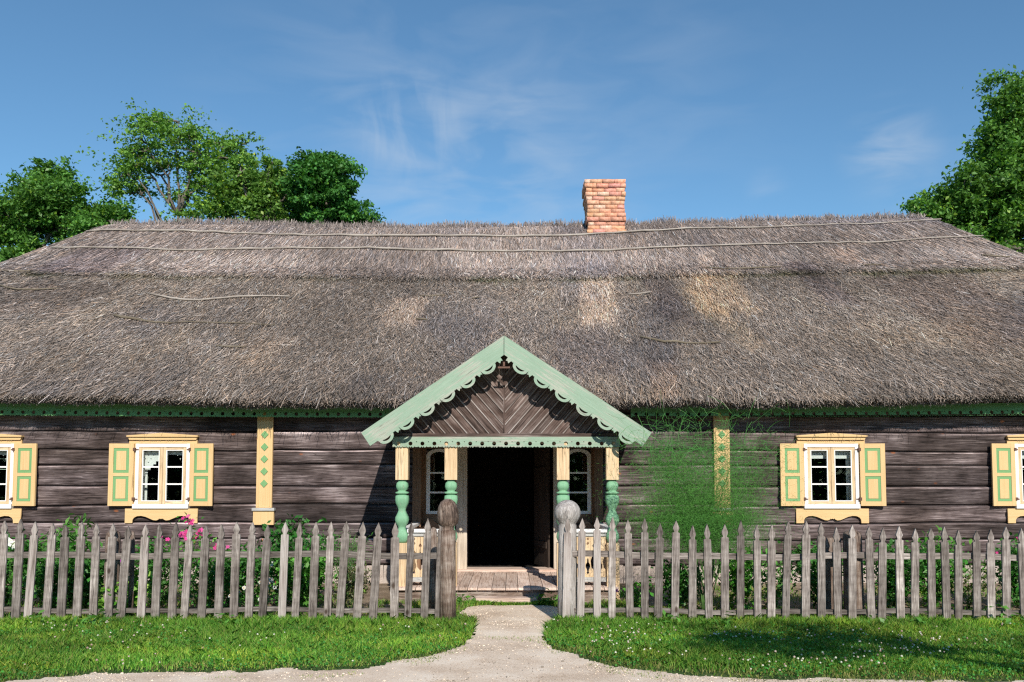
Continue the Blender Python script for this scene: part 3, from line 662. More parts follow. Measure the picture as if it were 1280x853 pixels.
# --- shuttered windows
def window(cx, side=0, sdep=0.0):
    y = WY-.045
    zc = 0
    # surround with cornice and scrolled apron
    m = MB()
    m.box(cx-.565, cx-.452, y, WY+.02, 1.28, 2.30); m.box(cx+.452, cx+.565, y, WY+.02, 1.28, 2.30)
    m.box(cx-.565, cx+.565, y, WY+.02, 2.302, 2.36, ax='x')
    m.prism([(cx-.59, 2.412), (cx+.59, 2.412), (cx+.59, 2.435), (cx, 2.478), (cx-.59, 2.435)], y-.06, WY+.02, along=(1, 0))
    m.prism([(cx-.555, 2.362), (cx+.555, 2.362), (cx+.575, 2.41), (cx-.575, 2.41)], y-.032, WY+.02, along=(1, 0))
    for i in range(24):
        if i % 8 not in (3, 4): m.box(cx-.40+i*.034, cx-.40+i*.034+.022, y-.008, y-.001, 2.340-.010*(i % 4 == 1), 2.361)
    w = hp(m.build('window', M_yellow))
    ap = [(-.60, 1.20), (-.60, .985), (-.475, .985)]
    half = [(-.475, .985), (-.472, 1.04), (-.45, 1.075), (-.40, 1.10), (-.33, 1.105), (-.26, 1.09), (-.19, 1.06), (-.13, 1.035), (-.08, 1.03), (-.045, 1.045), (-.03, 1.065), (-.018, 1.05), (0, 1.062)]
    ap = [(-.60, 1.225), (-.60, .985)]+half+[(-a, b) for a, b in reversed(half[:-1])]+[(.60, .985), (.60, 1.225)]
    cutboard('apron', [(cx+a, b) for a, b in ap], [], .028, Matrix.Translation((0, y-.002, 0)) @ XZ, M_yellow, w)
    m = MB()  # white outer frame
    m.box(cx-.45, cx-.395, y-.012, WY+.05, 1.30, 2.30); m.box(cx+.395, cx+.45, y-.012, WY+.05, 1.30, 2.30); m.box(cx-.395, cx+.395, y-.012, WY+.05, 2.245, 2.298, ax='x')
    m.build('frame', M_white, w)
    m = MB(); m.box(cx-.47, cx+.45, y-.05, WY+.05, 1.228, 1.298, ax='x'); m.build('sill', M_white, w)
    # two casements, tan stiles with white glazing bars, three panes each
    for s in (-1, 1):
        a, b = (cx-.393, cx-.003) if s < 0 else (cx+.003, cx+.393); st = .052; ys, ye_ = y+.0, y+.045
        m = MB()
        m.box(a, a+st, ys, ye_, 1.302, 2.243); m.box(b-st, b, ys, ye_, 1.302, 2.243)
        m.box(a+st, b-st, ys, ye_, 1.302, 1.345, ax='x'); m.box(a+st, b-st, ys, ye_, 2.198, 2.243, ax='x')
        ia, ib, iz0, iz1 = a+st, b-st, 1.345, 2.198
        m.box(ia, ia+.014, ys-.003, ye_-.01, iz0, iz1, 1); m.box(ib-.014, ib, ys-.003, ye_-.01, iz0, iz1, 1)
        m.box(ia+.014, ib-.014, ys-.003, ye_-.01, iz0, iz0+.014, 1, ax='x'); m.box(ia+.014, ib-.014, ys-.003, ye_-.01, iz1-.014, iz1, 1, ax='x')
        for k in (1, 2):
            z = iz0+(iz1-iz0)*k/3; m.box(ia+.014, ib-.014, ys-.003, ye_-.01, z-.012, z+.012, 1, ax='x')
        m.build('casement', [M_yellow2, M_white], w)
        for k in range(3):
            z0 = iz0+(iz1-iz0)*k/3+.013; z1 = iz0+(iz1-iz0)*(k+1)/3-.013
            if k == 0: z0 = iz0+.014
            if k == 2: z1 = iz1-.014
            m = MB(); m.box(ia+.014, ib-.014, ys+.012, ys+.015, z0, z1); m.build('pane', M_glass, w)
    # lace curtains inside
    yc = WY+.075
    if side < 0:
        for s in (-1, 1):
            o_ = []; hs = []
            n = 9; st = .045; x0 = cx-.385 if s < 0 else cx+.385; zt = 2.22
            prof = [(0, -.46 if s < 0 else -.30)]
            xx, zz = 0, prof[0][1]
            pts = [(0, 0), (0, zz)]
            while zz < -.13: xx += st; pts.append((xx, zz)); zz += .05; pts.append((xx, zz))
            pts += [(.37, zz), (.37, 0)]
            hs = [circ(.05+.09*i+(.045 if j % 2 else 0), -.05-.06*j, .010, 5) for i in range(4) for j in range(4) if (.05+.09*i+.045)*1.05+.06*j < .33]
            cutboard('curtain', [(x0-s*p[0], zt+p[1]) for p in pts], [[(x0-s*p[0], zt+p[1]) for p in h] for h in hs], .003, Matrix.Translation((0, yc, 0)) @ XZ, M_curt, w)
        m = MB(); m.box(cx-.37, cx-.31, yc+.03, yc+.035, 1.32, 2.22); m.build('side_curtain', M_curt, w)
    else:
        hs = [circ(cx-.34+.027*i, 2.125+.02*(j), .006, 5) for i in range(26) for j in range(2) if i % 9 not in (7, 8)]
        cutboard('curtain', [(cx-.385, 2.22), (cx-.385, 2.055), (cx+.385, 2.055), (cx+.385, 2.22)], hs, .003, Matrix.Translation((0, yc, 0)) @ XZ, M_curt, w)
        m = MB(); m.box(cx+.30, cx+.37, yc+.03, yc+.035, 1.32, 2.22); m.build('side_curtain', M_curt, w)
    # open shutters: yellow with two green-bordered panels
    for s in (-1, 1):
        m = MB(); W_ = .40; ang = math.radians(4.5 if s < 0 else 7)
        xa = 0.0; ysd = 0
        def B(x0, x1, y0, y1, z0, z1, mi=0, ax='z'): m.box(min(s*x0, s*x1), max(s*x0, s*x1), y0, y1, z0, z1, mi, ax=ax)
        B(0, .075, -.032, 0, 0, 1.03); B(W_-.075, W_, -.032, 0, 0, 1.03)
        for (z0, z1) in ((0, .075), (.49, .545), (.955, 1.03)): B(.076, W_-.076, -.032, 0, z0, z1, ax='x')
        for (z0, z1) in ((.076, .489), (.546, .954)):
            B(.076, W_-.076, -.024, -.004, z0, z0+.045, 1, 'x'); B(.076, W_-.076, -.024, -.004, z1-.045, z1, 1, 'x')
            B(.076, .121, -.024, -.004, z0+.046, z1-.046, 1); B(W_-.121, W_-.076, -.024, -.004, z0+.046, z1-.046, 1)
            B(.122, W_-.122, -.029, -.006, z0+.046, z1-.046)
        sh = m.build('shutter', [M_yellow, M_green], w)
        sh.location = (cx+s*.468, y-.012, 1.27); sh.rotation_euler = (0, 0, -s*ang)
        for z in (1.36, 2.18):
            m = MB(); m.box(cx+s*.46-.02, cx+s*.46+.02, y-.055, y-.016, z, z+.05); m.box(min(cx+s*.40, cx+s*.45), max(cx+s*.40, cx+s*.45), y-.019, y-.013, z+.012, z+.03); m.build('hinge', M_iron, w)
for wx in WINS: window(wx, wx)

# --- doorway and side windows
m = MB()
m.box(-.92, -.745, WY-.06, WY+.12, .20, 2.42); m.box(.69, .80, WY-.06, WY+.12, .20, 2.42); m.box(-.745, .69, WY-.06, WY+.12, 2.30, 2.42, ax='x')
door = hp(m.build('door_frame', M_jamb))
m = MB(); m.box(-.92, .80, WY-.15, WY+.28, .12, .235, ax='x'); m.build('threshold', M_floor, door)
m = MB()
for i in range(5): m.box(0, .035, i*.138, i*.138+.134, .24, 2.27)
m.box(-.02, -.001, .05, .65, .55, .66, ax='y'); m.box(-.02, -.001, .05, .65, 1.8, 1.91, ax='y')
d = m.build('open_door', M_ddoor, door); d.location = (.60, WY+.14, 0); d.rotation_euler = (0, 0, math.radians(18))
def side_window(cx, s):
    m = MB()
    for (a, b) in ((-.30, -.215), (.215, .30)): m.box(cx+a, cx+b, WY-.055, WY+.04, .98, 2.42)
    m.box(cx-.215, cx+.215, WY-.055, WY+.04, 2.22, 2.42, ax='x'); m.box(cx-.215, cx+.215, WY-.055, WY+.04, .98, 1.135, ax='x')
    f = hp(m.build('side_window', M_frame))
    arch = lambda r, ztop, h: [(cx+r*math.sin(a), ztop-h+h*math.cos(a)) for a in np.linspace(-math.pi/2, math.pi/2, 13)]
    outer = [(cx-.212, 1.137), (cx-.212, 2.10)]+[(cx+.212*math.sin(a), 2.10+.115*math.cos(a)) for a in np.linspace(-1.4, 1.4, 11)]+[(cx+.212, 2.10), (cx+.212, 1.137)]
    holes = []
    zz = [1.185, 1.49, 1.815, 2.08]
    for k in range(3):
        a, b = cx-.15, cx+.15; z0, z1 = zz[k]+(.0 if k == 0 else .014), zz[k+1]-(.014 if k < 2 else 0)
        if k < 2: holes.append([(a, z0), (b, z0), (b, z1), (a, z1)])
        else: holes.append([(a, z0), (b, z0), (b, z1)]+[(cx+.15*math.sin(t), z1+.085*math.cos(t)) for t in np.linspace(1.35, -1.35, 9)]+[(a, z1)])
        m = MB(); m.box(a-.01, b+.01, WY-.018, WY-.015, z0-.01, z1+(.01 if k < 2 else .09)); m.build('pane', M_glass, f)
    cutboard('arched_frame', outer, holes, .035, Matrix.Translation((0, WY-.03, 0)) @ XZ, M_white, f)
side_window(-1.21, -1); side_window(1.10, 1)
# inner light side panels between the door and the windows
# --- porch
PX = -.07; PY = 12.6       # porch centre, front post line
def porch():
    posts = [at(503, 600, PY).x, at(564, 600, PY).x, at(703.5, 600, PY).x, at(765, 600, PY).x]
    for i, x in enumerate(posts):
        m = MB(); w = .088
        m.box(x-w, x+w, PY-w, PY+w, 1.70, 2.30)
        p = hp(m.build('porch_post', M_yellow2))
        m = MB(); base = 1.03
        prof = [(.078, 1.70), (.072, 1.68), (.088, 1.655), (.094, 1.61), (.088, 1.565), (.072, 1.545), (.076, 1.535), (.098, 1.525), (.098, 1.505), (.078, 1.498), (.078, 1.485), (.096, 1.475), (.100, 1.42), (.096, 1.37), (.078, 1.31), (.070, 1.27), (.078, 1.23), (.097, 1.17), (.100, 1.13), (.094, 1.09), (.076, 1.045), (.070, 1.02), (.078, .985), (.095, .93), (.098, .88), (.088, .84), (.08, .81)]
        m.lathe([((.086+(r-.088)*1.7)*.9, z) for r, z in reversed(prof)], x, PY, seg=20, sq=5, wob=.0)
        m.build('turned_shaft', M_bgreen, p)
        m = MB(); m.box(x-w, x+w, PY-w, PY+w, .02, .808); m.build('post_base', M_yellow2, p)
        # rear half-posts at the wall
    for x in (posts[0], posts[3]):
        m = MB(); m.box(x-.07, x+.07, WY-.16, WY-.045, .2, 2.30); hp(m.build('wall_post', M_frame))
    x0, x1 = posts[0], posts[3]
    hp(valance(x0-.13, x1+.10, 2.165, .145, 'porch_beam_board', M_pgreen, PY-.105, .172, .029, dots=.008))
    m = MB(); m.box(x0-.13, x1+.10, PY-.09, PY+.09, 2.302, 2.36, ax='x'); m.box(x0-.1, x0+.06, PY+.1, WY-.05, 2.21, 2.34, ax='y'); m.box(x1-.06, x1+.1, PY+.1, WY-.05, 2.21, 2.34, ax='y')
    for i in range(12): m.box(x0+.07, x1-.07, PY+.1+i*.163, PY+.1+i*.163+.155, 2.345, 2.365, ax='x')
    hp(m.build('porch_ceiling', M_gable))
    # barge boards
    BY = 12.22
    ap = at(630, 420, BY); le = at(452, 541, BY); re = at(814, 541, BY)
    for (e, sx, nm) in ((le, -1, 'l'), (re, 1, 'r')):
        dv = Vector((e.x-ap.x, 0, e.z-ap.z)); L = dv.length; a = math.atan2(-dv.z, abs(dv.x))
        w = .225; tn = math.tan(a)
        out = [(0, 0), (L, 0), (L, -w)]
        n = 6; un = (L-.34)/n
        holes = []
        low = []
        for k in range(n):
            u0 = .31+k*un
            # tooth then scallop
            low += [(u0-.10, -w-.0), (u0-.10, -w-.055), (u0-.075, -w-.045), (u0-.05, -w-.07), (u0-.03, -w-.02), (u0-.0, -w-.025)]
            R = un-.115; cxu = u0+R/2+.008
            for t in np.linspace(math.pi, 2*math.pi, 13): low.append((cxu+R/2*math.cos(t), -w-.02+.088*math.sin(t)))
            low.append((u0+R+.02, -w-.0))
            hl = [(cxu+(R/2-.045)*math.cos(t), -w-.022+.048*math.sin(t)) for t in np.linspace(math.pi*1.05, math.pi*1.95, 9)]
            hl += [(cxu+(R/2-.045)*math.cos(t), -w-.022+.020*math.sin(t)) for t in np.linspace(math.pi*1.95, math.pi*1.05, 7)][1:-1]
            holes.append(hl)
        low = [q for q in low if q[0] < L-.005]
        outer = out+list(reversed(low))+[(w*tn, -w)]
        mir = Matrix.Diagonal((sx, 1, 1, 1))
        if sx > 0: R3 = Matrix.Rotation(a, 4, 'Y')
        else: R3 = Matrix.Rotation(-a, 4, 'Y')
        T = Matrix.Translation((ap.x+.004*sx, BY, ap.z)) @ R3 @ mir @ XZ
        o = hp(cutboard('barge_board', outer, holes, .03, T, M_pgreen, None))
        if sx < 0: o.data.flip_normals()
        # roof plane behind the barge board
        m = MB(); Y1 = 15.0
        nb = 8
        for k in range(nb):
            ya = BY+.017+(Y1-BY)*0
        TT = Matrix.Translation((ap.x, 0, ap.z-.012)) @ R3
        for k in range(15):
            ya = BY+.02+k*.165
            m.box(min(0, sx*(L-.01)), max(0, sx*(L-.01)), ya, ya+.16, -.035, -.01, 0, TT, ax='x')
        hp(m.build('porch_roof', M_plank))
    # gable of chevron boards
    GY = PY-.02; zb = 2.312; gx = ap.x
    slope = (ap.z-le.z)/(gx-le.x)
    top = ap.z-.06
    tri = lambda s: [(gx, zb), (gx+s*(top-zb)/slope, zb), (gx, top)]
    def clip(poly, n, c):
        out = []
        for i in range(len(poly)):
            p, q = poly[i], poly[(i+1) % len(poly)]; dp = p[0]*n[0]+p[1]*n[1]-c; dq = q[0]*n[0]+q[1]*n[1]-c
            if dp >= 0: out.append(p)
            if dp*dq < 0: t = dp/(dp-dq); out.append((p[0]+(q[0]-p[0])*t, p[1]+(q[1]-p[1])*t))
        return out
    m = MB()
    for s in (-1, 1):
        al = math.radians(49); d = (s*math.cos(al), math.sin(al)); nrm = (-d[1]*s, d[0]*s)   # boards fan up and out
        base = gx*nrm[0]+zb*nrm[1]; wb = .118
        for k in range(-22, 16):
            lo = base+k*wb; p = clip(tri(s), nrm, lo); 
            if len(p) < 3: continue
            p1 = clip(p, (-nrm[0], -nrm[1]), -(lo+wb-.010))
            if len(p1) >= 3: m.prism(p1, GY-random.uniform(0, .006), GY+.02, along=d)
            p2 = clip(clip(tri(s), nrm, lo+wb-.02), (-nrm[0], -nrm[1]), -(lo+wb-.003))
            if len(p2) >= 3: m.prism(p2, GY-.018, GY-.0065, 1, along=d)
    m.box(gx-.012, gx+.012, GY-.022, GY+.02, zb, top-.15)
    hp(m.build('gable', [M_gable, M_cap2]))
    m = MB(); m.box(ap.x-.085, ap.x+.085, BY-.024, BY-.0165, ap.z-.46, ap.z-.435); m.box(ap.x-.014, ap.x+.014, BY-.03, BY-.0245, ap.z-.435, ap.z-.37); hp(m.build('apex_bracket', M_iron))
    # floor boards running out from the door, step, side skirts
    m = MB(); x = x0-.05; i = 0
    while x < x1+.05:
        w = random.uniform(.13, .2); m.box(x, min(x+w-.008, x1+.06), 12.36+random.uniform(0, .02), WY-.155, .165, .200+random.uniform(-.004, .004), ax='y'); x += w
    hp(m.build('porch_floor', M_floor))
    m = MB(); m.box(x0-.03, x1+.03, 12.42, 12.50, -.05, .163, ax='x'); m.box(x0-.03, x0+.05, 12.51, WY-.1, -.05, .163, ax='y'); m.box(x1-.05, x1+.03, 12.51, WY-.1, -.05, .163, ax='y'); hp(m.build('floor_joist', M_post))
    m = MB(); m.box(-.50, .345, 12.15, 12.36, -.03, .085, ax='x', jit=.008); hp(m.build('step', M_floor))
    # railings with fretwork panels
    for (a, b) in ((posts[0]+.09, posts[1]-.09), (posts[2]+.09, posts[3]-.09)):
        m = MB(); m.box(a-.01, b+.01, PY-.06, PY+.06, .955, 1.0, ax='x'); r = hp(m.build('porch_railing', M_white))
        n = 3; wd = (b-a)/n
        m = MB(); m.box(a, b, PY-.03, PY+.03, .26, .32, ax='x'); m.build('rail', M_cap, r); m = MB(); m.box(a, b, PY-.03, PY+.03, .90, .953, ax='x'); m.build('rail', M_cap, r)
        for k in range(n):
            c = a+wd*(k+.5); hs = [circ(c, .86, .016, 8), [(c, .82), (c+.02, .80), (c, .775), (c-.02, .80)], [(c, .70), (c+.028, .665), (c, .63), (c-.028, .665)]]
            vase = [(0, .60), (.010, .57), (.012, .53), (.030, .50), (.034, .47), (.02, .44), (.012, .42), (.01, .40), (.02, .385), (0, .36)]
            hs.append([(c+p, q) for p, q in vase]+[(c-p, q) for p, q in reversed(vase[1:-1])])
            e = wd/2-.004
            side = [(-e, .322), (-e, .42), (-e+.035, .46), (-e+.045, .55), (-e+.02, .63), (-e, .68), (-e, .74), (-e+.02, .76), (-e, .80), (-e, .898)]
            o = [(c+p, q) for p, q in side]+[(c-p, q) for p, q in reversed(side)]
            cutboard('fret_panel', o, hs, .02, Matrix.Translation((0, PY, 0)) @ XZ, M_yellow2, r, along='y')
    # side railings back to the wall
    for x in (posts[0], posts[3]):
        m = MB(); m.box(x-.05, x+.05, PY+.095, WY-.165, .955, 1.0, ax='y'); r = hp(m.build('porch_railing', M_white))
        m = MB()
        for i in range(12): m.box(x-.012, x+.012, PY+.10+i*.155, PY+.10+i*.155+.148, .26, .953)
        m.build('side_panel', M_yellow2, r)
    return posts
posts = porch()

# benches either side of the door (they stand on the porch floor)
def bench(x0, x1, label):
    e = empty('porch_bench', ((x0+x1)/2, WY-.45, .2), label=label, cat='bench', group='benches on the porch')
    w = (x1-x0)/2
    m = MB(); m.box(-w, w, -.02, .30, .40, .44, ax='x'); m.build('seat', M_frame, e)
    pts = [(-w, .45), (-w, .72), (-w*.8, .76), (-w*.45, .72), (-w*.2, .80), (0, .86), (w*.2, .80), (w*.45, .72), (w*.8, .76), (w, .72), (w, .45)]
    o = cutboard('backrest', pts, [], .03, Matrix.Translation((0, .29, 0)) @ XZ, M_frame, e)
    for sx in (-w+.03, w-.07):
        for y in (.0, .24):
            m = MB(); m.box(sx, sx+.04, y, y+.04, .0, .398); m.build('leg', M_frame, e)
bench(-1.68, -.96, 'brown wooden bench with curved backrest under the side window left of the open doorway')
bench(.86, 1.54, 'brown wooden bench with curved backrest under the side window right of the open doorway')

# ------------------------------------------------------------ fence
LP = [12-19.6*2, 12-19.6, 9.4, 29, 47.8, 69, 85, 104.7, 125, 143.8, 163.4, 185, 204, 222.5, 240.6, 260.3, 279.7, 298.4, 318, 337, 358.8, 376.3, 396, 415.3, 434.7, 455, 474.4, 495, 515, 536, 553]
RP = [709.5, 727.4, 745.4, 764.7, 783.6, 804.4, 823.9, 844.2, 864.2, 882, 904.4, 924, 944.3, 962.6, 983, 1004.1, 1023.6, 1042.7, 1061.9, 1082.6, 1100.9, 1121.3, 1140.4, 1159.5, 1176.6, 1193.9, 1215.7, 1234, 1253.9, 1271.8, 1291, 1310]
def tipy(px): return float(np.interp(px, [0, 100, 300, 400, 500, 555, 709, 780, 860, 1000, 1130, 1280], [652, 654, 655, 653, 650, 646, 645, 648, 652, 654, 659, 660]))
def picket(parent, x, y, h, lean, w=.092, fresh=0):
    m = MB(); hw = w/2*random.uniform(.9, 1.06); k = random.uniform(.85, 1.15); n = h-.165*k
    if random.random() < .5: pts = [(-hw, 0), (hw, 0), (hw, n), (hw*.45, n+.012), (hw*.85, n+.062*k), (hw*.80, n+.075*k), (.0, h), (-hw*.80, n+.075*k), (-hw*.85, n+.062*k), (-hw*.45, n+.012), (-hw, n)]
    else: pts = [(-hw, 0), (hw, 0), (hw*.98, n-.01), (hw*.55, n+.0), (hw*.5, n+.015), (hw*.88, n+.055*k), (hw*.2, h-.02), (0, h), (-hw*.2, h-.02), (-hw*.88, n+.055*k), (-hw*.5, n+.015), (-hw*.55, n), (-hw, n-.01)]
    t = .026
    # weathered: slightly bowed board, subdivided along the height
    m.prism(pts, -t, 0)
    o = m.build('picket', M_fence2 if fresh else M_fence, parent)
    o.location = (x, y, random.uniform(-.01, .01)); o.rotation_euler = (random.gauss(0, .012), lean, random.gauss(0, .05))
    o['pk'] = 1; del o['pk']
    return o
M_fence2 = woodmat('paler_grey_wood', [(.3, (.17, .14, .12)), (.45, (.34, .29, .27)), (.6, (.43, .385, .36)), (.75, (.55, .5, .48))], scale=(1.3, 30, 30), bump=.5, knots=(.18, .12, .09))
def fence(name, label, pxs, x_from, x_to):
    f = empty(name, ((x_from+x_to)/2, FY, 0), label=label, cat='fence')
    ox = (x_from+x_to)/2
    # rails
    for (za, zb_, sag) in ((.845, .775, .012), (.185, .135, .01)):
        m = MB(); n = 40
        for i in range(n):
            a = x_from+(x_to-x_from)*i/n; b = x_from+(x_to-x_from)*(i+1)/n
        xs = np.linspace(x_from, x_to, 60); vs = []; fs = []; gr = []
        for i, x in enumerate(xs):
            d = sag*math.sin(x*1.7)+.008*math.sin(x*4.1+za*5); dd = -.004*abs(x) if x > 0 else 0
            for (y, z) in ((.004, zb_), (.055, zb_), (.055, za), (.004, za)):
                vs.append((x-ox, y+.006*math.sin(x*2.3), z+d+dd)); gr.append((x, z, y))
            if i: fs += [((i-1)*4+k, i*4+k, i*4+(k+1) % 4, (i-1)*4+(k+1) % 4) for k in range(4)]
        fs += [(3, 2, 1, 0), (4*59, 4*59+1, 4*59+2, 4*59+3)]
        m.add(vs, fs, 0, None, gr); m.build('rail', M_fence, f)
    for p in pxs:
        zt = at(p, tipy(p), FY).z; base = .03; h = zt-base+random.uniform(-.035, .03)
        lean = random.gauss(.03 if p < 640 else .018, .017); xx = (p-640)/F*FY*1.0
        fresh = p in (709.5, 727.4, 745.4, 163.4+21.6, 358.8, 47.8)
        # lean about the foot: keep the tip where it is
        o = picket(f, xx-ox-math.tan(lean)*h, -.002, h, lean, fresh=fresh); o.location.z += base
    return f, ox
fl, oxl = fence('picket_fence', 'weathered grey picket fence left of the garden gateway, in front of the pink flowers', LP, -6.75, -.80)
fr, oxr = fence('picket_fence', 'weathered grey picket fence right of the garden gateway, in front of the feathery green plant', RP, .60, 6.75)
def post(parent, ox, x, y, r, h, top='round', name='fence_post', wob=.05, mat=None):
    m = MB()
    if top == 'round': prof = [(r*1.02, -.05), (r, .3), (r*.97, h*.6), (r*.95, h-.08), (r*.85, h-.035), (r*.5, h-.008), (r*.05, h)]
    elif top == 'ball':
        R = r*1.36; zc = h-R*.98; prof = [(r*1.05, -.05), (r*1.02, .3), (r*.98, .7), (r*.93, zc-R*.98), (r*.88, zc-R*.86), (r*.93, zc-R*.80)]+[(R*math.cos(t), zc+R*.98*math.sin(t)) for t in np.linspace(-.62, 1.50, 12)]
    elif top == 'knob':
        R = r*1.3; z0 = h-.38; prof = [(r*1.06, -.05), (r*1.03, .4), (r*.99, .9), (r*.97, z0), (r*.78, z0+.012), (r*.76, z0+.05), (R*.97, z0+.09), (R*1.02, z0+.15), (R, z0+.21), (R*.9, z0+.28), (R*.68, z0+.34), (R*.3, z0+.375), (.01, z0+.38)]
    m.lathe(prof, 0, 0, seg=28, wob=wob*.35)
    o = m.build(name, mat or M_post, parent); o.location = (x-ox, y-FY, 0); return o
post(fl, oxl, -.765, FY+.02, .098, 1.475, 'knob', 'gate_post')
post(fr, oxr, .665, FY+.11, .115, 1.46, 'ball', 'gate_post', mat=M_silver)
post(fl, oxl, -1.03, 11.6, .05, 1.08, 'round')
for x in (-4.80,): post(fl, oxl, x, FY+.15, .09, 1.10)
post(fl, oxl, -4.62, FY+.28, .03, 1.08)
post(fl, oxl, -6.6, FY+.16, .09, 1.08)
post(fr, oxr, 4.10, FY+.17, .115, 1.10); post(fr, oxr, 6.6, FY+.16, .1, 1.05)
m = MB(); m.box(-.10, .10, -.02, .05, .0, 1.0); o = m.build('brace_board', M_post, fr); o.location = (3.88-oxr, .22, 0)

# ------------------------------------------------------------ grass, clover, gravel
GREENS = np.array([[.095, .27, .03], [.14, .33, .04], [.07, .21, .028], [.18, .36, .05], [.26, .37, .07]])
def scatter(n, x0, x1, y0, y1, dens):
    x = RS.uniform(x0, x1, n); y = RS.uniform(y0, y1, n); k = RS.rand(n) < dens(x, y); return x[k], y[k]
def blades(x, y, h, w, lean=.5, col=None, z=0.0):
    n = len(x); a = RS.uniform(0, 2*math.pi, n); l = np.abs(RS.randn(n))*lean*h; b = RS.uniform(0, 2*math.pi, n)
    P = np.stack([x, y, np.full(n, z)], 1); s = np.stack([np.cos(a), np.sin(a), 0*a], 1)*w[:, None]/2
    d = np.stack([np.cos(b)*l, np.sin(b)*l, h], 1); mid = P+d*np.array([.35, .35, .6])
    V = np.stack([P-s, P+s, mid+s*.8, P+d, mid-s*.8], 1)
    # quad + triangle -> use 5-gon folded: two faces kept simple as one 5-gon
    return V.reshape(-1, 3), np.repeat(col, 5, 0)
def grasscol(x, y, dry):
    n = len(x); i = RS.randint(0, len(GREENS), n); c = GREENS[i]*np.exp(RS.randn(n)*.18)[:, None]
    p = fbm(x*.9, y*1.3, 100)[:, None]; c = c*(.45+1.15*p); q = np.clip((fbm(x*1.6+9, y*2, 108)-.45)*4, 0, 1)[:, None]; c = c*(1+q*np.array([.55, .2, .1]))
    dr = np.clip(dry, 0, 1)[:, None]; c = c*(1-dr)+np.array([.30, .27, .10])*np.exp(RS.randn(n)*.2)[:, None]*dr
    return c
def dist_edge(x, y): return np.minimum(y-edge_front(x), 9)
def lawn():
    Vs = []; Cs = []
    def add(n, x0, x1, y0, y1, dens, hf, w0, w1, lean, dryf):
        x, y = scatter(n, x0, x1, y0, y1, dens); h = hf(x, y)
        V, c = blades(x, y, h, RS.uniform(w0, w1, len(x)), lean, grasscol(x, y, dryf(x, y))); Vs.append(V); Cs.append(c)
    de = lambda x, y: np.clip(dist_edge(x, y)/.45, 0, 1)
    notp = lambda x, y: ~is_path(x, y)
    hh = lambda x, y: (.03+.05*RS.rand(len(x))+.05*np.clip((y-9.6)/.8, 0, 1)*RS.rand(len(x)))*(.28+.72*de(x, y))*(.5+1.0*fbm(x*1.7, y*1.7, 101))
    dry = lambda x, y: (RS.rand(len(x)) < .07+.75*(1-np.clip(dist_edge(x, y)/.42+(fbm(x*2, y*2, 109)-.5)*1.2, 0, 1)))*.85
    add(270000, -7.6, 7.6, 7.2, 10.75, lambda x, y: notp(x, y)*(.06+.94*de(x, y)**1.2)*np.clip(fbm(x*3, y*3, 107)*4-1.3+de(x, y)*2.2, .06, 1), hh, .005, .010, .7, dry)
    # sparse tufts spilling over the road edge
    add(60000, -7, 7, 7.0, 9.6, lambda x, y: (abs(dist_edge(x, y)) < .38)*.8*(fbm(x*2.5, y*2.5, 103) > .48), lambda x, y: RS.uniform(.012, .035, len(x)), .004, .008, .8, lambda x, y: RS.rand(len(x))*.9)
    # long grass at the feet of the fence and gate posts
    tall = lambda x, y: RS.uniform(.04, .12, len(x))*(.6+.7*fbm(x*2.5, x*0, 102))
    add(26000, -7.5, -.55, 10.15, 10.62, lambda x, y: .5+.5*(noise(x*2, x*0, 99)), tall, .006, .011, .45, lambda x, y: (RS.rand(len(x)) < .08)*.7)
    add(26000, .5, 7.5, 10.15, 10.62, lambda x, y: .5+.5*(noise(x*2, x*0, 98)), tall, .006, .011, .45, lambda x, y: (RS.rand(len(x)) < .08)*.7)
    # by the step and between path and beds
    low = lambda x, y: RS.uniform(.025, .075, len(x))
    add(14000, -1.9, 2.2, 11.0, 12.35, lambda x, y: notp(x, y)*(fbm(x*2, y*2, 104) > .42)*.9, low, .005, .009, .7, lambda x, y: (RS.rand(len(x)) < .3)*.7)
    add(6000, -.62, .62, 11.98, 12.16, lambda x, y: ((x < -.5) | (x > .30) | (y > 12.07+.05*(noise(x*7, x*0, 5)-.5)))*1.0, lambda x, y: RS.uniform(.015, .045, len(x))*(1+.6*(abs(x) > .3)), .008, .016, .9, lambda x, y: 0*x)
    add(26000, -7.5, 7.5, 10.62, 14.0, lambda x, y: notp(x, y)*(abs(x) > 2.2)*(fbm(x*1.5, y*1.5, 105) > .45)*.8, low, .006, .012, .7, lambda x, y: (RS.rand(len(x)) < .2)*.7)
    o = npmesh('grass', np.concatenate(Vs), 5, M_grass, col=np.concatenate(Cs)); props(o, 'lush green lawn grass growing between the dirt road and the picket fences', 'grass', kind='stuff')
lawn()
def leafquads(P, size, up=.5, col=None, asp=.6, fold=True):
    """n diamond leaves at P with random facing biased upward"""
    n = len(P); N = RS.randn(n, 3); N[:, 2] = np.abs(N[:, 2])+up; N /= np.linalg.norm(N, axis=1)[:, None]
    T = RS.randn(n, 3); T -= N*(T*N).sum(1)[:, None]; T /= np.linalg.norm(T, axis=1)[:, None]; B_ = np.cross(N, T)
    s = np.asarray(size)[:, None] if np.ndim(size) else size
    a = P-T*s*.5; b = P+B_*s*asp*.5+N*s*.08; c = P+T*s*.55-N*s*.1; d = P-B_*s*asp*.5+N*s*.08
    return np.stack([a, b, c, d], 1).reshape(-1, 3), np.repeat(col, 4, 0)
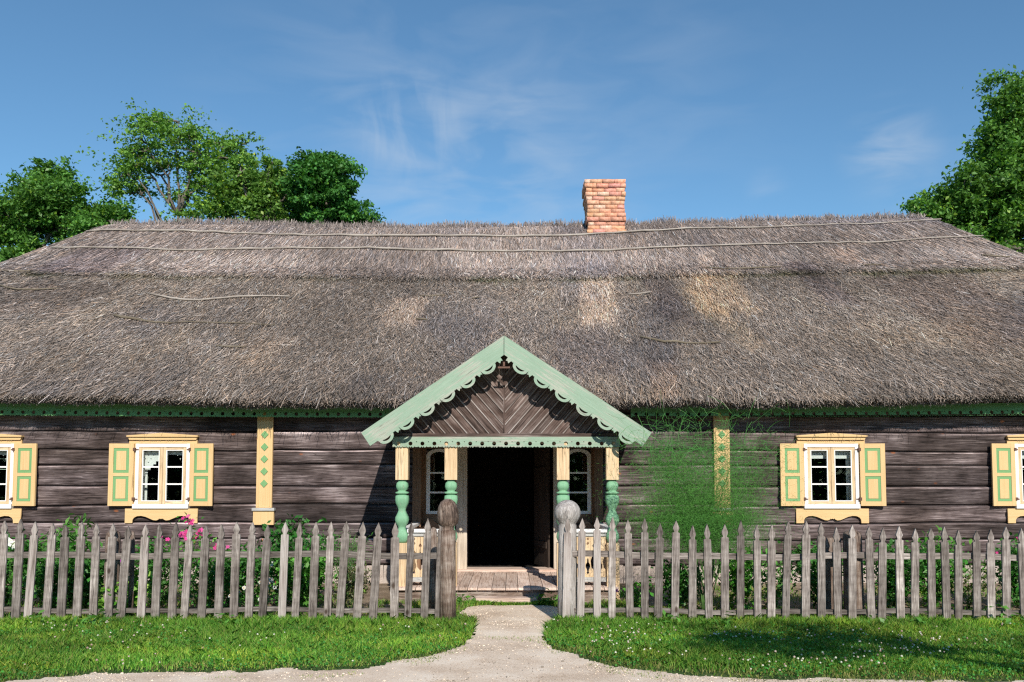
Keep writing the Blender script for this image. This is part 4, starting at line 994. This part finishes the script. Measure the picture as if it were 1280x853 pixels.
def clover():
    notp = lambda x, y: ~is_path(x, y)
    x, y = scatter(60000, -7.5, 7.5, 7.4, 10.5, lambda x, y: notp(x, y)*np.clip((fbm(x*1.2, y*1.2, 110)-.38)*4, 0, 1)*(.45+.35*(x > 0)))
    n = len(x); P = np.stack([x, y, RS.uniform(.02, .075, n)], 1); c = np.array([.06, .24, .04])*np.exp(RS.randn(n)*.25)[:, None]
    V, Cc = leafquads(P, RS.uniform(.014, .032, n), 1.2, c, .9)
    o = npmesh('clover_leaves', V, 4, M_leaf, col=Cc); props(o, 'small round clover leaves mixed through the lawn', 'clover', kind='stuff')
    # flower heads
    x, y = scatter(6000, -7.5, 7.5, 7.5, 10.3, lambda x, y: notp(x, y)*np.clip((fbm(x*1.0+5, y*1.5, 111)-.44)*5, 0, 1)*(.10+.32*(x > .8)))
    n = len(x); V = []; Fc = []; col = []
    ang = np.linspace(0, 2*math.pi, 7)[:-1]
    for i in range(n):
        r = random.uniform(.007, .0125); z = random.uniform(.06, .11); o0 = len(V); c = random.choice([(.75, .72, .66), (.62, .5, .46), (.5, .34, .30), (.78, .76, .72)])
        V.append((x[i], y[i], z-r*.8)); col.append(c)
        for zz, rr in ((-.3, .95), (.45, .85)):
            for a in ang: V.append((x[i]+math.cos(a)*r*rr, y[i]+math.sin(a)*r*rr, z+zz*r)); col.append(c)
        V.append((x[i], y[i], z+r)); col.append(c)
        for k in range(6):
            k2 = (k+1) % 6; Fc += [(o0, o0+1+k2, o0+1+k, o0), (o0+1+k, o0+1+k2, o0+7+k2, o0+7+k), (o0+7+k, o0+7+k2, o0+13, o0+13)]
    me = bpy.data.meshes.new('clover_flowers'); me.from_pydata(V, [], [tuple(dict.fromkeys(f)) for f in Fc])
    a = me.attributes.new('tint', 'FLOAT_COLOR', 'POINT'); c4 = np.ones((len(V), 4), np.float32); c4[:, :3] = col; a.data.foreach_set('color', c4.ravel())
    props(link('clover_flowers', me, M_petal), 'scattered white and pinkish clover heads dotted over the lawn', 'clover flowers', kind='stuff')
clover()
def gravel():
    x, y = scatter(90000, -5, 5, 6.9, 12.1, lambda x, y: is_path(x, y)*(.15+.85*(fbm(x*2, y*2, 120) > .52)))
    n = len(x); r = RS.uniform(.002, .0055, n)*(1+1.2*(RS.rand(n) < .03)); V = []
    base = np.array([(-1, -1, -.5), (1, -1, -.5), (1, 1, -.5), (-1, 1, -.5), (-.6, -.6, .6), (.6, -.7, .5), (.7, .6, .6), (-.6, .7, .5)])
    V = (base[None]*(1+.35*RS.randn(n, 8, 3)*.5))*r[:, None, None]*np.array([1, 1, .7]); V += np.stack([x, y, .014+r*.3], 1)[:, None]
    Q = np.array([(4, 5, 6, 7), (0, 1, 5, 4), (1, 2, 6, 5), (2, 3, 7, 6), (3, 0, 4, 7)]); Fc = (np.arange(n)*8)[:, None, None]+Q[None]
    c = np.array([.56, .46, .36])*np.exp(RS.randn(n)*.38)[:, None]
    o = npmesh('gravel', V.reshape(-1, 3), 4, M_straw, faces=Fc.reshape(-1, 4), col=np.repeat(c, 8, 0)); props(o, 'small pale stones lying on the beige dirt path', 'gravel', kind='stuff')
gravel()

# ------------------------------------------------------------ garden plants
def leafy(name, label, x, y, h, r, n, leaf, col, stems=7, group='plants in the flower bed', var=.25, asp=.55, flowers=None, upright=.5, cat='plant', base=.0):
    if name in ('leafy_plant', 'currant_bush') and n > 500: n = int(n*1.5); h *= 1.10; leaf *= 1.1
    e = empty(name, (x, y, 0), label=label, cat=cat, group=group)
    # stems
    m = MB(); tips = []
    for i in range(stems):
        a = random.uniform(0, 6.28); rr = r*math.sqrt(random.random())*.95; hh = h*random.uniform(.75, 1.0)*(1-.25*(rr/r)**2)
        P = [(math.cos(a)*rr*f**1.3*.999, math.sin(a)*rr*f**1.3, hh*f) for f in (0.01, .25, .5, .75, 1)]; tips.append(P); m.tube(P, [.006, .005, .005, .004, .002], seg=4)
    m.build('stem', M_stemg, e)
    # leaves follow the stems
    k = RS.randint(0, stems, n); f = base+(1-base)*RS.rand(n)**upright; T = np.array(tips)[k]
    seg = np.clip((f*4).astype(int), 0, 3); ff = f*4-seg; P = T[np.arange(n), seg]*(1-ff)[:, None]+T[np.arange(n), seg+1]*ff[:, None]
    spread = r*.42 if r < .4 else .17
    P = P+RS.randn(n, 3)*np.array([spread, spread, spread*.6])*.6; P[:, 2] = np.abs(P[:, 2])+.01
    c = np.array(col)*np.exp(RS.randn(n)*var)[:, None]; c = c*(1+.25*RS.randn(n, 1)*np.array([[1, .3, 1]]))
    V, Cc = leafquads(P, RS.uniform(leaf*.6, leaf*1.25, n), .35, np.clip(c, .008, .6), asp)
    npmesh('foliage', V, 4, M_leaf, parent=e, col=Cc)
    if flowers:
        fc, nf, fs, npet, where = flowers; V = []; Cc = []
        for i in range(nf):
            t = tips[random.randrange(stems)]; p = Vector(t[-1]) if where > .9 else Vector(t[-1])*random.uniform(where, 1)
            if where <= .9: p = Vector(t[random.choice([2, 3, 4])])
            p += Vector((random.gauss(0, .035), random.gauss(-.03, .03), random.uniform(-.01, .05)))
            fd = Vector((random.gauss(0, .4), -1, random.uniform(.2, 1.0))).normalized(); u = fd.orthogonal().normalized(); w = fd.cross(u); cc = Vector(fc[random.randrange(len(fc))])*random.uniform(.85, 1.1)
            for q in range(npet):
                a = 2*math.pi*q/npet; da = math.pi/npet*.85; R = fs*random.uniform(.85, 1.1)
                d0 = u*math.cos(a)+w*math.sin(a); d1 = u*math.cos(a-da)+w*math.sin(a-da); d2 = u*math.cos(a+da)+w*math.sin(a+da)
                V += [p, p+d1*R*.7+fd*R*.1, p+d0*R+fd*R*.05, p+d2*R*.7+fd*R*.1]; Cc += [tuple(cc)]*4
            if npet > 6:
                for q in range(3):
                    a = 2*math.pi*q/3; R = fs*.28; V += [p+fd*.006+(u*math.cos(a+t_)+w*math.sin(a+t_))*R for t_ in (0, 1.5, 3.1, 4.6)]; Cc += [(.7, .45, .05)]*4
        npmesh('blossom', np.array([tuple(v) for v in V]), 4, M_petal, parent=e, col=np.array(Cc))
    return e
M_stemg = plain('green_stem', (.07, .15, .04), .6, .3, 20)
PINK = [(.75, .05, .30), (.80, .10, .38), (.70, .04, .25)]; MAG = [(.45, .06, .45), (.70, .25, .45)]; WHT = [(.85, .85, .82)]; RED = [(.35, .01, .06)]
DK = (.055, .19, .032); MD = (.09, .27, .04); LT = (.19, .42, .055)
def bx_(px, Y): return (px-640)/F*Y
# left bed (picture x, depth)
leafy('leafy_plant', 'dark bushy plant behind the pickets at the far left end of the fence', bx_(12, 12), 12.0, .82, .42, 900, .075, DK, 10)
leafy('lily_plant', 'single white lily on a tall thin stem below the leftmost window', bx_(19, 11.6), 11.6, 1.22, .04, 40, .07, MD, 1, flowers=(WHT, 3, .07, 5, 1), cat='flower', group=None)
leafy('leafy_plant', 'dark bushy plant with small white blossoms behind the fence, right of the white lily', bx_(40, 12), 12.1, .86, .40, 950, .07, DK, 10, flowers=(WHT, 5, .018, 5, .5))
leafy('tall_leafy_plant', 'bright green tall plant with narrow leaves rising above the pickets between the two left windows', bx_(88, 12), 12.1, 1.26, .33, 620, .14, (.10, .27, .05), 12, asp=.28)
leafy('leafy_plant', 'dark bushy plant at the foot of the tall narrow-leaved plant', bx_(72, 11.4), 11.4, .70, .38, 900, .07, DK, 10)
leafy('leafy_plant', 'dark bushy plant just left of the grey fence post behind the left fence', bx_(112, 11.5), 11.5, .72, .34, 800, .075, DK, 9)
leafy('leafy_plant', 'light yellow-green plant poking out through the pickets beside the left fence post', bx_(146, 10.7), 10.62, .50, .16, 130, .085, LT, 6, asp=.8)
leafy('leafy_plant', 'light green plant with lobed leaves low behind the fence under the shuttered window', bx_(176, 10.95), 10.95, .60, .22, 240, .085, LT, 8, asp=.8)
leafy('flowering_plant', 'plant with purple and pale pink blossoms left of the shuttered window apron', bx_(172, 11.6), 11.6, .86, .20, 260, .06, MD, 8, flowers=(MAG, 12, .03, 5, 1), cat='flower', group=None)
leafy('leafy_plant', 'dense dark bush under the shuttered window with the stair-stepped curtain', bx_(205, 12), 12.0, .80, .42, 1000, .06, DK, 12)
leafy('phlox', 'phlox with bright pink blossoms on tall stems right of the shuttered left window', bx_(238, 12), 12.0, 1.20, .36, 420, .07, MD, 12, flowers=(PINK, 32, .036, 5, 1), cat='flower', group='pink phlox')
leafy('phlox', 'phlox with a few pink blossoms just left of the diamond-studded pilaster', bx_(292, 12), 11.9, 1.0, .30, 420, .07, MD, 10, flowers=(PINK, 8, .03, 5, 1), cat='flower', group='pink phlox')
leafy('leafy_plant', 'dark small-leaved bush below the pink phlox, touching the lower rail', bx_(262, 11.4), 11.4, .72, .40, 1000, .055, DK, 12)
leafy('daisy_plant', 'white daisies with yellow centres low behind the fence in front of the diamond pilaster', bx_(325, 10.95), 10.95, .46, .34, 380, .05, MD, 14, flowers=(WHT, 13, .030, 10, 1), cat='flower', group=None)
leafy('flowering_plant', 'plant full of small white blossoms and dark red ones, right of the daisies', bx_(350, 11.4), 11.4, .90, .20, 500, .055, DK, 9, flowers=(WHT+WHT+WHT+RED, 34, .024, 5, .5), cat='flower', group=None)
leafy('peony_bush', 'rounded glossy green bush rising above the pickets right of the diamond pilaster', bx_(372, 12.2), 12.2, 1.22, .52, 1500, .10, (.05, .17, .035), 16, asp=.45, group=None)
leafy('leafy_plant', 'dark bush behind the fence between the glossy bush and the daisies', bx_(312, 12), 11.9, .78, .36, 900, .065, DK, 10)
leafy('leafy_plant', 'green bush with mixed leaves behind the fence below the glossy bush', bx_(385, 11.5), 11.5, .76, .36, 800, .08, MD, 10)
leafy('fern_plant', 'light feathery green plant behind the fence left of the porch', bx_(432, 12), 12.1, 1.15, .36, 1500, .05, (.11, .28, .06), 16, asp=.2, group=None)
leafy('leafy_plant', 'brownish green withered plant behind the fence left of the porch', bx_(440, 11.4), 11.4, .60, .30, 600, .05, (.12, .13, .05), 14, asp=.35)
# right bed
leafy('leafy_plant', 'low green plant with a purple blossom beside the right porch railing', bx_(790, 11.4), 11.4, .42, .25, 260, .06, MD, 8, flowers=(MAG, 3, .03, 6, 1))
leafy('leafy_plant', 'dark leafy plant under the feathery asparagus on its left side', bx_(845, 11.7), 11.7, .62, .36, 700, .07, DK, 10)
leafy('leafy_plant', 'dark leafy plant under the feathery asparagus on its right side', bx_(925, 11.6), 11.6, .85, .36, 800, .07, MD, 10)
leafy('currant_bush', 'dark shrub below the shuttered window right of the feathery plant', bx_(1020, 11.8), 11.8, .80, .46, 1200, .065, DK, 12, group='low dark shrubs along the right wall')
leafy('currant_bush', 'light green small shrub behind the fence between the feathery plant and the window', bx_(965, 11.6), 11.6, .72, .30, 500, .06, (.09, .24, .05), 9, group='low dark shrubs along the right wall')
leafy('currant_bush', 'dark shrub directly right of the brown fence post', bx_(1112, 11.8), 11.8, .86, .44, 1200, .065, DK, 12, group='low dark shrubs along the right wall')
leafy('currant_bush', 'taller mid green shrub next but one to the brown fence post', bx_(1165, 11.9), 11.9, .92, .40, 1000, .07, MD, 12, group='low dark shrubs along the right wall')
leafy('leafy_plant', 'yellowish green sparse plant behind the fence left of the rightmost shrub', bx_(1205, 11.7), 11.7, .66, .3, 340, .06, (.13, .2, .05), 9)
leafy('currant_bush', 'dark shrub behind the last pickets under the rightmost window', bx_(1265, 11.8), 11.8, .82, .42, 1100, .065, DK, 12, flowers=(PINK, 5, .025, 5, 1), group='low dark shrubs along the right wall')
# broad weeds growing in the lawn at the feet of the fence
def weeds():
    P = []; 
    for px, yy, s in ((55, 10.2, .15), (118, 10.15, .22), (128, 10.1, .2), (290, 10.2, .12), (1260, 10.25, .2), (1150, 10.2, .14), (1080, 10.2, .12), (840, 10.2, .12), (900, 10.15, .12), (690, 12.05, .14), (684, 12.1, .14), (582, 12.1, .12)):
        x = bx_(px, yy); n = 30; P.append(np.stack([x+RS.randn(n)*s*.7, yy+RS.randn(n)*s*.4, np.abs(RS.randn(n))*s*.5+.03], 1))
    P = np.concatenate(P); n = len(P); c = np.array([.11, .28, .05])*np.exp(RS.randn(n)*.2)[:, None]
    V, Cc = leafquads(P, RS.uniform(.05, .11, n), .8, c, .5)
    props(npmesh('weeds', V, 4, M_leaf, col=Cc), 'broad-leaved weeds growing among the grass by the fence and step', 'weeds', kind='stuff')
weeds()

def asparagus():
    X0, Y0 = bx_(880, 11.35), 11.35
    e = empty('asparagus_plant', (X0, Y0, 0), label='big feathery green asparagus plant between the porch and the right window', cat='plant')
    m = MB(); tips = []
    for i in range(34):
        a = random.uniform(0, 6.28); rr = random.uniform(.15, 1.0)**.7; h = random.uniform(1.7, 2.68)*(1-.12*rr**2)
        dx, dy = math.cos(a)*rr, math.sin(a)*rr*.42
        P = [(dx*f**1.25+.04*math.sin(f*7+i), dy*f**1.25, h*(f-.10*f**5)) for f in np.linspace(0.0, 1, 9)]; tips.append(P); m.tube(P, [.007*(1-.8*f)+.001 for f in np.linspace(0, 1, 9)], seg=4)
    m.build('stem', M_stemg, e)
    T = np.array(tips)
    out = []; cols = []
    def filaments(n, L0, L1, w, f0, f1, spread, curl, colr, zlo=.75):
        k = RS.randint(0, len(tips), n); f = f0+(f1-f0)*RS.rand(n); sg = np.clip((f*8).astype(int), 0, 7); ff = f*8-sg
        P = T[k, sg]*(1-ff)[:, None]+T[k, sg+1]*ff[:, None]; P = P+RS.randn(n, 3)*np.array([spread, spread*.55, spread*.7])
        P[:, 2] = np.maximum(P[:, 2], zlo+RS.rand(n)*.5)
        D = RS.randn(n, 3)*np.array([1, .6, .8]); D /= np.linalg.norm(D, axis=1)[:, None]; K = RS.randn(n, 3)*curl
        L = RS.uniform(L0, L1, n)[:, None]; ns = 4; pts = [P]
        d = D
        for s in range(ns):
            P = P+d*L/ns; d = d+K/ns; d /= np.linalg.norm(d, axis=1)[:, None]; pts.append(P)
        side = np.cross(D, [0, -1, .15]); side /= np.linalg.norm(side, axis=1)[:, None]+1e-6; side *= w/2
        c = np.array(colr)*np.exp(RS.randn(n)*.28)[:, None]
        for s in range(ns):
            a, b = pts[s], pts[s+1]; out.append(np.stack([a-side, a+side, b+side*.8, b-side*.8], 1).reshape(-1, 3)); cols.append(np.repeat(c, 4, 0))
    filaments(34000, .015, .05, .0026, .40, .92, .17, 1.0, (.075, .22, .035))
    filaments(34000, .015, .06, .0024, .3, .9, .32, 1.2, (.065, .20, .035))
    filaments(170, .22, .45, .0042, .80, 1.0, .14, 1.9, (.06, .19, .045), 2.05)
    filaments(900, .08, .24, .004, .7, 1.0, .18, 1.8, (.06, .2, .045), 1.7)
    npmesh('foliage', np.concatenate(out), 4, M_needle, parent=e, col=np.concatenate(cols))
asparagus()

# ------------------------------------------------------------ trees
def tree(name, label, bx, by, trunk_r, blobs, nleaf, leaf, col, group=None, rc=.8, var=.3, up=.3, flat=.6, h0=None, cat='tree', trunkh=None, asp=.6, seed=0):
    """blobs: (x, y, z, rx, ry, rz, clusters) crown volumes in world space"""
    rnd = random.Random(seed+5); e = empty(name, (bx, by, 0), label=label, cat=cat, group=group)
    cl = []
    for (x, y, z, rx, ry, rz, n) in blobs:
        for _ in range(n):
            while True:
                q = Vector([rnd.uniform(-1, 1) for _ in range(3)])
                if q.length <= 1 and (q.length > .45 or rnd.random() < .35): break
            cl.append(Vector((x+q.x*rx-bx, y+q.y*ry-by, z+q.z*rz)))
    top = max(c.z for c in cl); zmin = min(c.z for c in cl)
    th = trunkh or top*.8; m = MB()
    cxm = sum(c.x for c in cl)/len(cl)
    TP = [Vector((cxm*.6*(f**2)+.15*math.sin(f*5+seed), .12*math.sin(f*4), th*f)) for f in np.linspace(0, 1, 9)]
    m.tube(TP, [trunk_r*(1-.82*f)+.02 for f in np.linspace(0, 1, 9)], seg=10)
    e_t = m.build('trunk', M_bark, e)
    # limbs: a few main ones, then twigs to every leaf cluster from the nearest limb
    m = MB(); nodes = [(p, .5) for p in TP[3:]]
    mains = rnd.sample(cl, min(len(cl), 14))
    for c in mains:
        s = min(TP[2:], key=lambda p: (p-c).length+abs(p.z-c.z*.55)*.8)
        P = [s+(c-s)*f+Vector((0, 0, .25*math.sin(f*math.pi)*(c-s).length*.35))+Vector([rnd.uniform(-.12, .12) for _ in range(3)])*(0 < f < 1) for f in np.linspace(0, 1, 7)]
        m.tube(P, [trunk_r*.38*(1-.85*f)+.01 for f in np.linspace(0, 1, 7)], seg=6); nodes += [(p, 0) for p in P[2:]]
    for c in cl:
        s = min((p for p, _ in nodes), key=lambda p: (p-c).length+max(0, p.z-c.z)*.8)
        P = [s+(c-s)*f+Vector([rnd.uniform(-.06, .06) for _ in range(3)])*(0 < f < 1) for f in np.linspace(0, 1, 5)]
        m.tube(P, [.035*(1-.75*f)+.004 for f in np.linspace(0, 1, 5)], seg=4)
    m.build('branch', M_bark, e)
    A = np.array([tuple(c) for c in cl]); k = RS.randint(0, len(A), nleaf); size = RS.uniform(.45, 1.3, len(A))
    # each cluster is itself a few sprays
    sub = RS.randn(len(A), 7, 3)*np.array([.55, .55, .4])*rc
    j = RS.randint(0, 7, nleaf)
    P = A[k]+sub[k, j]*size[k][:, None]+RS.randn(nleaf, 3)*np.array([.27, .27, .27*flat])*rc*size[k][:, None]
    hue = RS.randn(len(A))*.16
    c = np.array(col)*np.exp(RS.randn(nleaf)*var*.6+hue[k])[:, None]; yl = RS.rand(nleaf) < .06; c[yl] *= np.array([2.0, 1.5, .9])
    V, Cc = leafquads(P, RS.uniform(leaf*.6, leaf*1.3, nleaf), up, np.clip(c, .008, .6), asp)
    npmesh('crown', V, 4, M_leaf, parent=e, col=Cc)
    return e
def T(px, py, Y): p = at(px, py, Y); return p.x, p.y, p.z
def blob(px, py, Y, rpx, rpz, n, ry=None):
    x, y, z = T(px, py, Y); s = F/Y; return (x, y, z, rpx/s, ry or max(rpx, rpz)/s*.8, rpz/s, n)
GT = 'trees behind the thatched roof'
tree('broadleaf_tree', 'dense dark green tree at the left edge behind the roof', T(40, 600, 27)[0], 27, .25, [blob(60, 262, 27, 50, 34, 34), blob(10, 280, 27, 50, 42, 30), blob(125, 285, 27, 42, 24, 20), blob(40, 340, 27, 70, 50, 34), blob(-60, 320, 27, 60, 70, 24), blob(62, 225, 27, 22, 16, 8)], 70000, .125, (.10, .235, .045), GT, rc=.55, seed=1)
tree('ash_tree', 'tall airy tree with bare lower limbs, second from the left behind the roof', T(208, 600, 29)[0], 29, .11, [blob(215, 182, 29, 68, 28, 34), blob(165, 210, 29, 36, 28, 15), blob(275, 202, 29, 42, 34, 20), blob(245, 225, 29, 40, 30, 12), blob(300, 178, 29, 16, 10, 2), blob(150, 235, 29, 18, 12, 4), blob(240, 262, 29, 18, 16, 4)], 15000, .115, (.15, .30, .055), GT, rc=.62, flat=.4, seed=2, trunkh=10.5)
tree('ash_tree', 'yellowish green round tree between the airy tree and the dark tree behind the roof', T(320, 600, 28)[0], 28, .2, [blob(322, 232, 28, 48, 36, 34), blob(345, 262, 28, 50, 25, 20), blob(280, 262, 28, 30, 18, 8)], 20000, .13, (.14, .27, .055), GT, rc=.48, seed=3)
tree('maple_tree', 'compact dark green tree, rightmost of those behind the left half of the roof', T(408, 600, 27)[0], 27, .2, [blob(405, 222, 27, 34, 28, 24), blob(412, 255, 27, 44, 28, 26), blob(392, 245, 27, 22, 28, 10), blob(450, 273, 27, 14, 6, 5)], 42000, .125, (.07, .21, .045), GT, rc=.45, seed=4)
tree('linden_tree', 'large bright green tree at the right edge rising behind the roof end', T(1330, 600, 23)[0], 23, .35, [blob(1285, 150, 23, 42, 50, 34), blob(1300, 220, 23, 85, 60, 64), blob(1235, 240, 23, 50, 34, 26), blob(1195, 262, 23, 36, 22, 16), blob(1260, 295, 23, 60, 40, 30), blob(1380, 220, 23, 80, 120, 50), blob(1252, 190, 23, 26, 26, 9)], 110000, .12, (.105, .235, .045), GT, rc=.5, seed=5)
# a tree beside the photographer whose shade falls on the lawn at lower right
tree('apple_tree', 'tree standing on the near side of the road at right, shading the clover lawn', 8.6, .6, .16, [(3.8, 2.0, 4.35, .75, .7, .35, 8), (5.0, 2.3, 4.5, .5, .4, .3, 5), (8.4, .8, 4.8, 1.5, 1.3, .8, 30)], 12000, .10, (.06, .16, .03), None, rc=.5, seed=6, trunkh=4.2)

def far_wood():
    n = 30000; a = RS.uniform(-60, 60, n); hgt = 5+6*fbm(a*.12, a*0, 200); P = np.stack([a, -34+RS.randn(n)*2.5, hgt*RS.rand(n)**.8], 1)
    c = np.array([.04, .11, .025])*np.exp(RS.randn(n)*.3)[:, None]; V, Cc = leafquads(P, RS.uniform(.5, 1.1, n), .3, c, .8)
    props(npmesh('far_wood', V, 4, M_leaf, col=Cc), 'belt of trees across the field facing the house', 'wood', kind='stuff')
far_wood()
